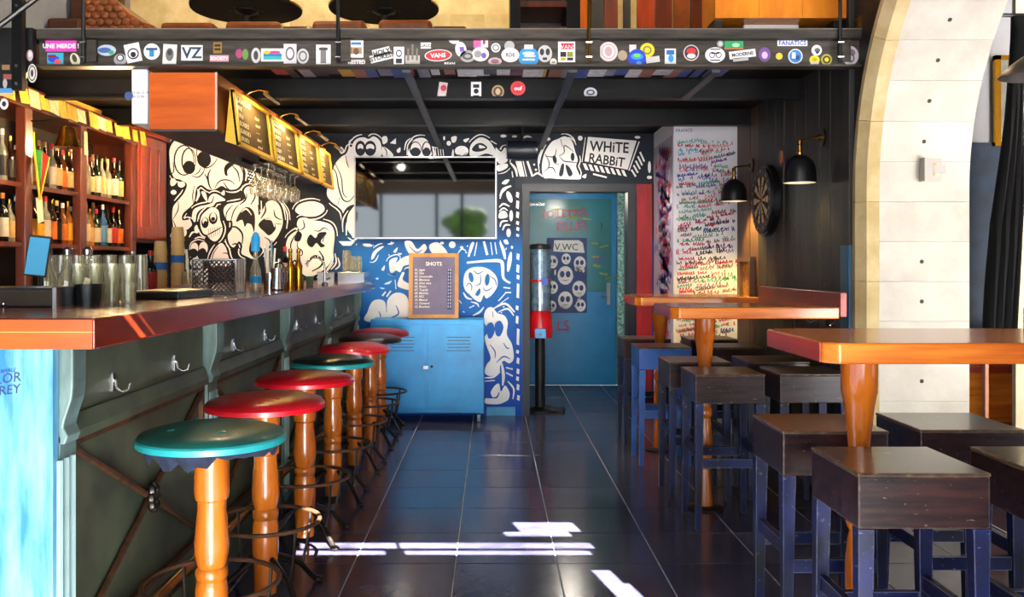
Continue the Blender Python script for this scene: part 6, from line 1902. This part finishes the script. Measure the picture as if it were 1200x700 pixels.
sticker(957, 59, 12, 12.5, Wt, shape='o', c2=[(0.05, 0, 0.6, 0.45, 'o', '5a5f66'), (0.05, -0.2, 0.3, 0.3, 'o', '2a2a2f')])
sticker(954.5, 70.5, 12, 11, 'd2c21c', shape='o', c2=[(0, 0.05, 0.5, 0.4, 'o', 'a99a1c'), (0, -0.35, 0.8, 0.25, 'r', 'c9c9c9')])
sticker(968.5, 70, 13, 13, 'a99f3a', shape='o', c2=[(0, 0, 0.7, 0.7, 'o', '2f2a14'), (0, 0, 0.4, 0.4, 'o', 'c9b91c')])
sticker(996.5, 65.5, 19, 23, 'c9c6cc', shape='o', c2=[(0, 0.15, 0.6, 0.4, 'o', '8a6a80'), (0, -0.12, 0.5, 0.45, 'o', '4a4a55'), (0, -0.12, 0.35, 0.3, 'o', 'c9c6cc')])
# on the second beam
for (x, y, w, h, c, tx, tc, rot, sh, c2) in [(518.5, 106, 10, 19, 'c9b8b8', None, None, 8, 'r', [(0.1, 0.15, 0.7, 0.4, 'o', 'b83a4a'), (0, -0.3, 0.7, 0.2, 'r', 'e0d0d0')]), (558, 106, 12, 20, Wt, None, None, 0, 'r', [(0, 0.25, 0.6, 0.2, 'r', Bk), (0, -0.05, 0.5, 0.3, 'o', Bk), (0, -0.35, 0.6, 0.12, 'r', Bk)]),
                                             (583.5, 107.5, 14.5, 15.5, 'a98f6a', None, None, 0, 'o', [(0, 0, 0.75, 0.75, 'o', '5a3f2a'), (0, 0, 0.4, 0.5, 'o', 'c9b08a')]), (607, 103.5, 17.5, 17, 'd0323a', 'ouf', Wt, 0, 'o', [(0, 0, 0.9, 0.9, 'o', 'd85a5a'), (0, 0, 0.82, 0.82, 'o', 'd0323a')]),
                                             (692, 109, 15.5, 13, 'b9bcc4', None, None, 0, 'o', [(0, 0.05, 0.65, 0.5, 'o', '3a3d45'), (0, 0.05, 0.4, 0.25, 'o', 'b9bcc4')])]:
    sticker(x, y, w, h, c, tx, tc, rot, sh, BE[0], 5.554, 0.4, c2)
# stickers on the stringer plate
for (x, y, w, h, c, sh, c2) in [(35, 65, 8, 13, 'b5a0a8', 'o', [(0, 0.1, 0.6, 0.5, 'o', 'e0d8d8')]), (38, 86, 11, 22, 'c2c2c2', 'o', [(0, 0, 0.8, 0.85, 'o', '3a3a3a'), (0, 0, 0.62, 0.7, 'o', 'c2c2c2'), (0, 0, 0.3, 0.4, 'o', '3a3a3a')]), (7, 79, 9, 6, '8a6a4a', 'r', None), (10, 90, 12, 6, '8a4f4a', 'r', None), (6, 98, 5, 11, 'a0a0a0', 'o', None), (30, 98, 5, 10, '8a8a8a', 'o', None),
                                (7, 108, 18, 9, '4a8ac0', 'r', [(0, -0.3, 1, 0.35, 'r', 'd9a86a')]), (5, 122, 10, 13, 'c9c9cf', 'o', [(0, 0, 0.5, 0.5, 'o', '2a2a2f')])]:
    sticker(x, y, w, h, c, None, None, 0, sh, strg, YM - 0.06, None, c2)
# torn poster scraps on the underside of the deck
sc_ = MB()
scraps = {}
rs = random.Random(9)
for k in range(34):
    x = -1.3 + k * 0.078
    c = rs.choice(['8a8a98', 'c9a04a', '4a5a9a', 'b04a4a', 'd0d0d4', '3a3a44', '9a6a5a'])
    scraps.setdefault(c, MB()).box(x, x + rs.uniform(0.05, 0.12), 4.9 + rs.uniform(0, 0.12), 5.4 + rs.uniform(0, 0.12), 2.4625 - 0.0002 * (k % 5), 2.4645)
for c, m_ in scraps.items():
    m_.build('poster_scrap', mat('scrap_' + c, c, 0.5, var=0.4, scale=30), deck)['kind'] = 'stuff'

ZD = 2.53
def mezz_table(lb, x, y):
    t = thing('round_table', lb, 'table', (x, y, ZD), 0, 'round black tables on the mezzanine')
    MB().lathe([(0.405, 0.70), (0.41, 0.705), (0.41, 0.72), (0.40, 0.725)], n=40).build('table_top', mat('matt_black', '08080a', 0.8, var=0.3), t, smooth=True)
    MB().lathe([(0.412, 0.712), (0.414, 0.724), (0.41, 0.726)], n=40, capb=False, capt=False).build('edge_band', M_brass, t)
    MB().lathe([(0.2, 0.0), (0.2, 0.01), (0.03, 0.03), (0.022, 0.05), (0.022, 0.66), (0.09, 0.69), (0.09, 0.70)], n=20).build('pedestal', M_black, t, smooth=True)
    for k in range(6):
        a = k * math.pi / 3
        MB().cyl((0.12 * math.cos(a), 0.12 * math.sin(a), 0.694), (0.12 * math.cos(a), 0.12 * math.sin(a), 0.701), 0.006, n=8).build('screw', M_chrome, t)
mezz_table('round black table on the mezzanine, left one, above the menu boards', P(289, 0, 6.77).x, 6.77)
mezz_table('round black table on the mezzanine, right one, above the television', P(450, 0, 6.77).x, 6.77)
def ottoman(lb, px0, px1, y, zt):
    w = (px1 - px0) * y / FPX
    t = thing('leather_stool', lb, 'stool', (P((px0 + px1) / 2, 0, y).x, y, ZD), 0, 'brown leather stools on the mezzanine')
    MB().box(-w / 2, w / 2, 0, 0.36, 0.30, zt - ZD).build('cushion', M_leather, t, bevel=0.03)
    MB().box(-w / 2 + 0.01, w / 2 - 0.01, 0.01, 0.35, 0.26, 0.30).build('seat_base', M_walnut, t)
    for sx in (-1, 1):
        for yy in (0.04, 0.32):
            MB().tbox((sx * (w / 2 - 0.04), yy, 0), 0.015, (sx * (w / 2 - 0.04), yy, 0.26), 0.02).build('leg', M_walnut, t)
for lb, a_, b_, y, py in (('first brown leather stool from the left behind the mezzanine edge', 187, 250, 6.15, 25), ('second brown leather stool from the left behind the mezzanine edge', 263, 328, 6.15, 24), ('third brown leather stool from the left behind the mezzanine edge', 365, 428, 6.15, 23),
                          ('fourth brown leather stool from the left behind the mezzanine edge', 443, 506, 6.15, 22)):
    ottoman(lb, a_, b_, y, P(0, py, y).z)
for lb, a_, b_ in (('low brown bench cushion between the two mezzanine tables', 328, 366), ('low brown bench cushion right of the last leather stool', 506, 547)):
    t = thing('bench_cushion', lb, 'cushion', (P((a_ + b_) / 2, 0, 6.9).x, 6.9, ZD), 0, 'bench cushions on the mezzanine')
    w = (b_ - a_) * 6.9 / FPX
    MB().box(-w / 2, w / 2, 0, 0.4, 0.38, P(0, 30, 6.9).z - ZD).build('cushion', M_leather, t, bevel=0.02)
    MB().box(-w / 2 + 0.01, w / 2 - 0.01, 0.02, 0.38, 0.0, 0.38).build('bench_base', M_walnut, t)

# tufted sofa end at the left
so = thing('tufted_sofa', 'brown buttoned leather sofa with sloping back at the left of the mezzanine', 'sofa', (P(65, 0, 6.4).x, 6.4, ZD))
pr = [(P(px, py, 6.4).x - so.location.x, P(px, py, 6.4).z - ZD) for px, py in ((98, 38), (98, -20), (128, -6), (150, 14), (165, 24), (182, 30), (186, 38))]
pr = [(a_, max(b_, 0.25)) for a_, b_ in pr]
ob = fixn(MB().prism([(pr[0][0], 0.05), pr[1], pr[2], pr[3], pr[4], pr[5], (pr[6][0], 0.05)], 'y', 0, 0.8).build('sofa_back', M_leather, so, bevel=0.02))
for j in range(5):
    for i in range(8):
        px = 102 + i * 10 + (5 if j % 2 else 0)
        py = 34 - j * 8
        lim = [(98, -20), (128, -6), (150, 14), (165, 24), (182, 30)]
        top_ = next((lim[q][1] + (lim[q + 1][1] - lim[q][1]) * (px - lim[q][0]) / (lim[q + 1][0] - lim[q][0]) for q in range(4) if lim[q][0] <= px <= lim[q + 1][0]), 99)
        if py < top_ + 3:
            continue
        p = P(px, py, 6.4)
        MB().ell((p.x - so.location.x, 0.0, p.z - ZD), 0.036, 0.014, 0.03, 10, 6).build('tuft', M_leather, ob, smooth=True)
pr0 = P(64, 38, 6.4).x - so.location.x
MB().box(-0.06, pr[0][0] - 0.01, -0.02, 0.8, 0.05, P(0, 21, 6.4).z - ZD).build('sofa_arm', mat('dark_leather', '4a2410', 0.4, col2='2e150a', scale=4), so, bevel=0.03)
MB().box(-0.05, pr[0][0] - 0.02, 0.3, 0.8, 0.3, 1.2).build('sofa_side', MATS['dark_leather'], so, bevel=0.03)

# black cupboard, slatted wood and orange board on the right of the mezzanine
cp = thing('black_cupboard', 'black open-fronted cupboard with wooden shelf at the middle of the mezzanine', 'cupboard', (P(598, 0, 6.3).x, 6.3, ZD))
s_ = 6.3 / FPX
for a_, b_ in ((0, 12), (66, 82)):
    MB().box(a_ * s_, b_ * s_, 0, 0.5, 0, 1.4).build('side_panel', M_steel_dark, cp)
MB().box(12 * s_, 66 * s_, 0.45, 0.5, 0, 1.4).build('back_panel', M_black, cp)
for z in (0.42, 0.60, 1.36):
    MB().box(12 * s_, 66 * s_, 0.02, 0.45, z, z + 0.04).build('shelf_board', M_walnut, cp)
for k, px in enumerate((684, 700, 716, 735, 757, 778, 799, 818)):
    m_ = (M_honey, M_black, M_walnut, M_black, MATS['red_cabinet_wood'], M_walnut, M_leather, M_walnut)[k]
    w = (13, 14, 16, 8, 20, 19, 18, 16)[k] * 7.2 / FPX
    o = MB().box(-w / 2, w / 2, 0, 0.05, 0, 1.6).build('wall_slat', m_)
    o.location = (P(px, 0, 7.2).x, 7.2, ZD)
    tag(o, 'upright board in the dark slatted screen on the mezzanine, %s from the left' % ORD[k], 'board', 'upright boards on the mezzanine')
ow = thing('orange_crate', 'bright orange wooden board box at the right of the mezzanine', 'box', (P(838, 0, 4.76).x, 4.76, P(0, 21, 4.76).z))
w = 154 * 4.76 / FPX
for k in range(3):
    MB().box(w * k / 3 + 0.001, w * (k + 1) / 3 - 0.001, 0, 0.3, 0, 0.5).build('board', mat('bright_orange_wood', 'd98a1c', 0.35, col2='c0640f', scale=2.5, stretch=(3, 3, 1)), ow)
for xx in (0.03, w - 0.03):
    MB().box(xx - 0.02, xx + 0.02, 0.05, 0.25, ZD - ow.location.z, 0.0).build('leg', M_black, ow)
wp = tag(fixn(MB().prism([(P(872, 37, 4.9).x, ZD + 0.004), (P(936, 37, 4.9).x, ZD + 0.004), (P(936, 22, 4.9).x, P(0, 22, 4.9).z), (P(872, 28, 4.9).x, P(0, 28, 4.9).z)], 'y', 4.9, 4.93).build('white_board', M_white)), 'slanting white panel lying on the mezzanine edge', 'panel')
tag(fixn(MB().prism([(P(1003, 37, 4.68).x, ZD + 0.004), (P(1007, 37, 4.68).x, ZD + 0.004), (P(1007, 22, 4.68).x, P(0, 22, 4.68).z), (P(1005, 19, 4.68).x, P(0, 19, 4.68).z), (P(1003, 22, 4.68).x, P(0, 22, 4.68).z)], 'y', 4.66, 4.70).build('yellow_marker', M_gold)), 'small upright yellow marker at the right end of the mezzanine edge', 'marker')
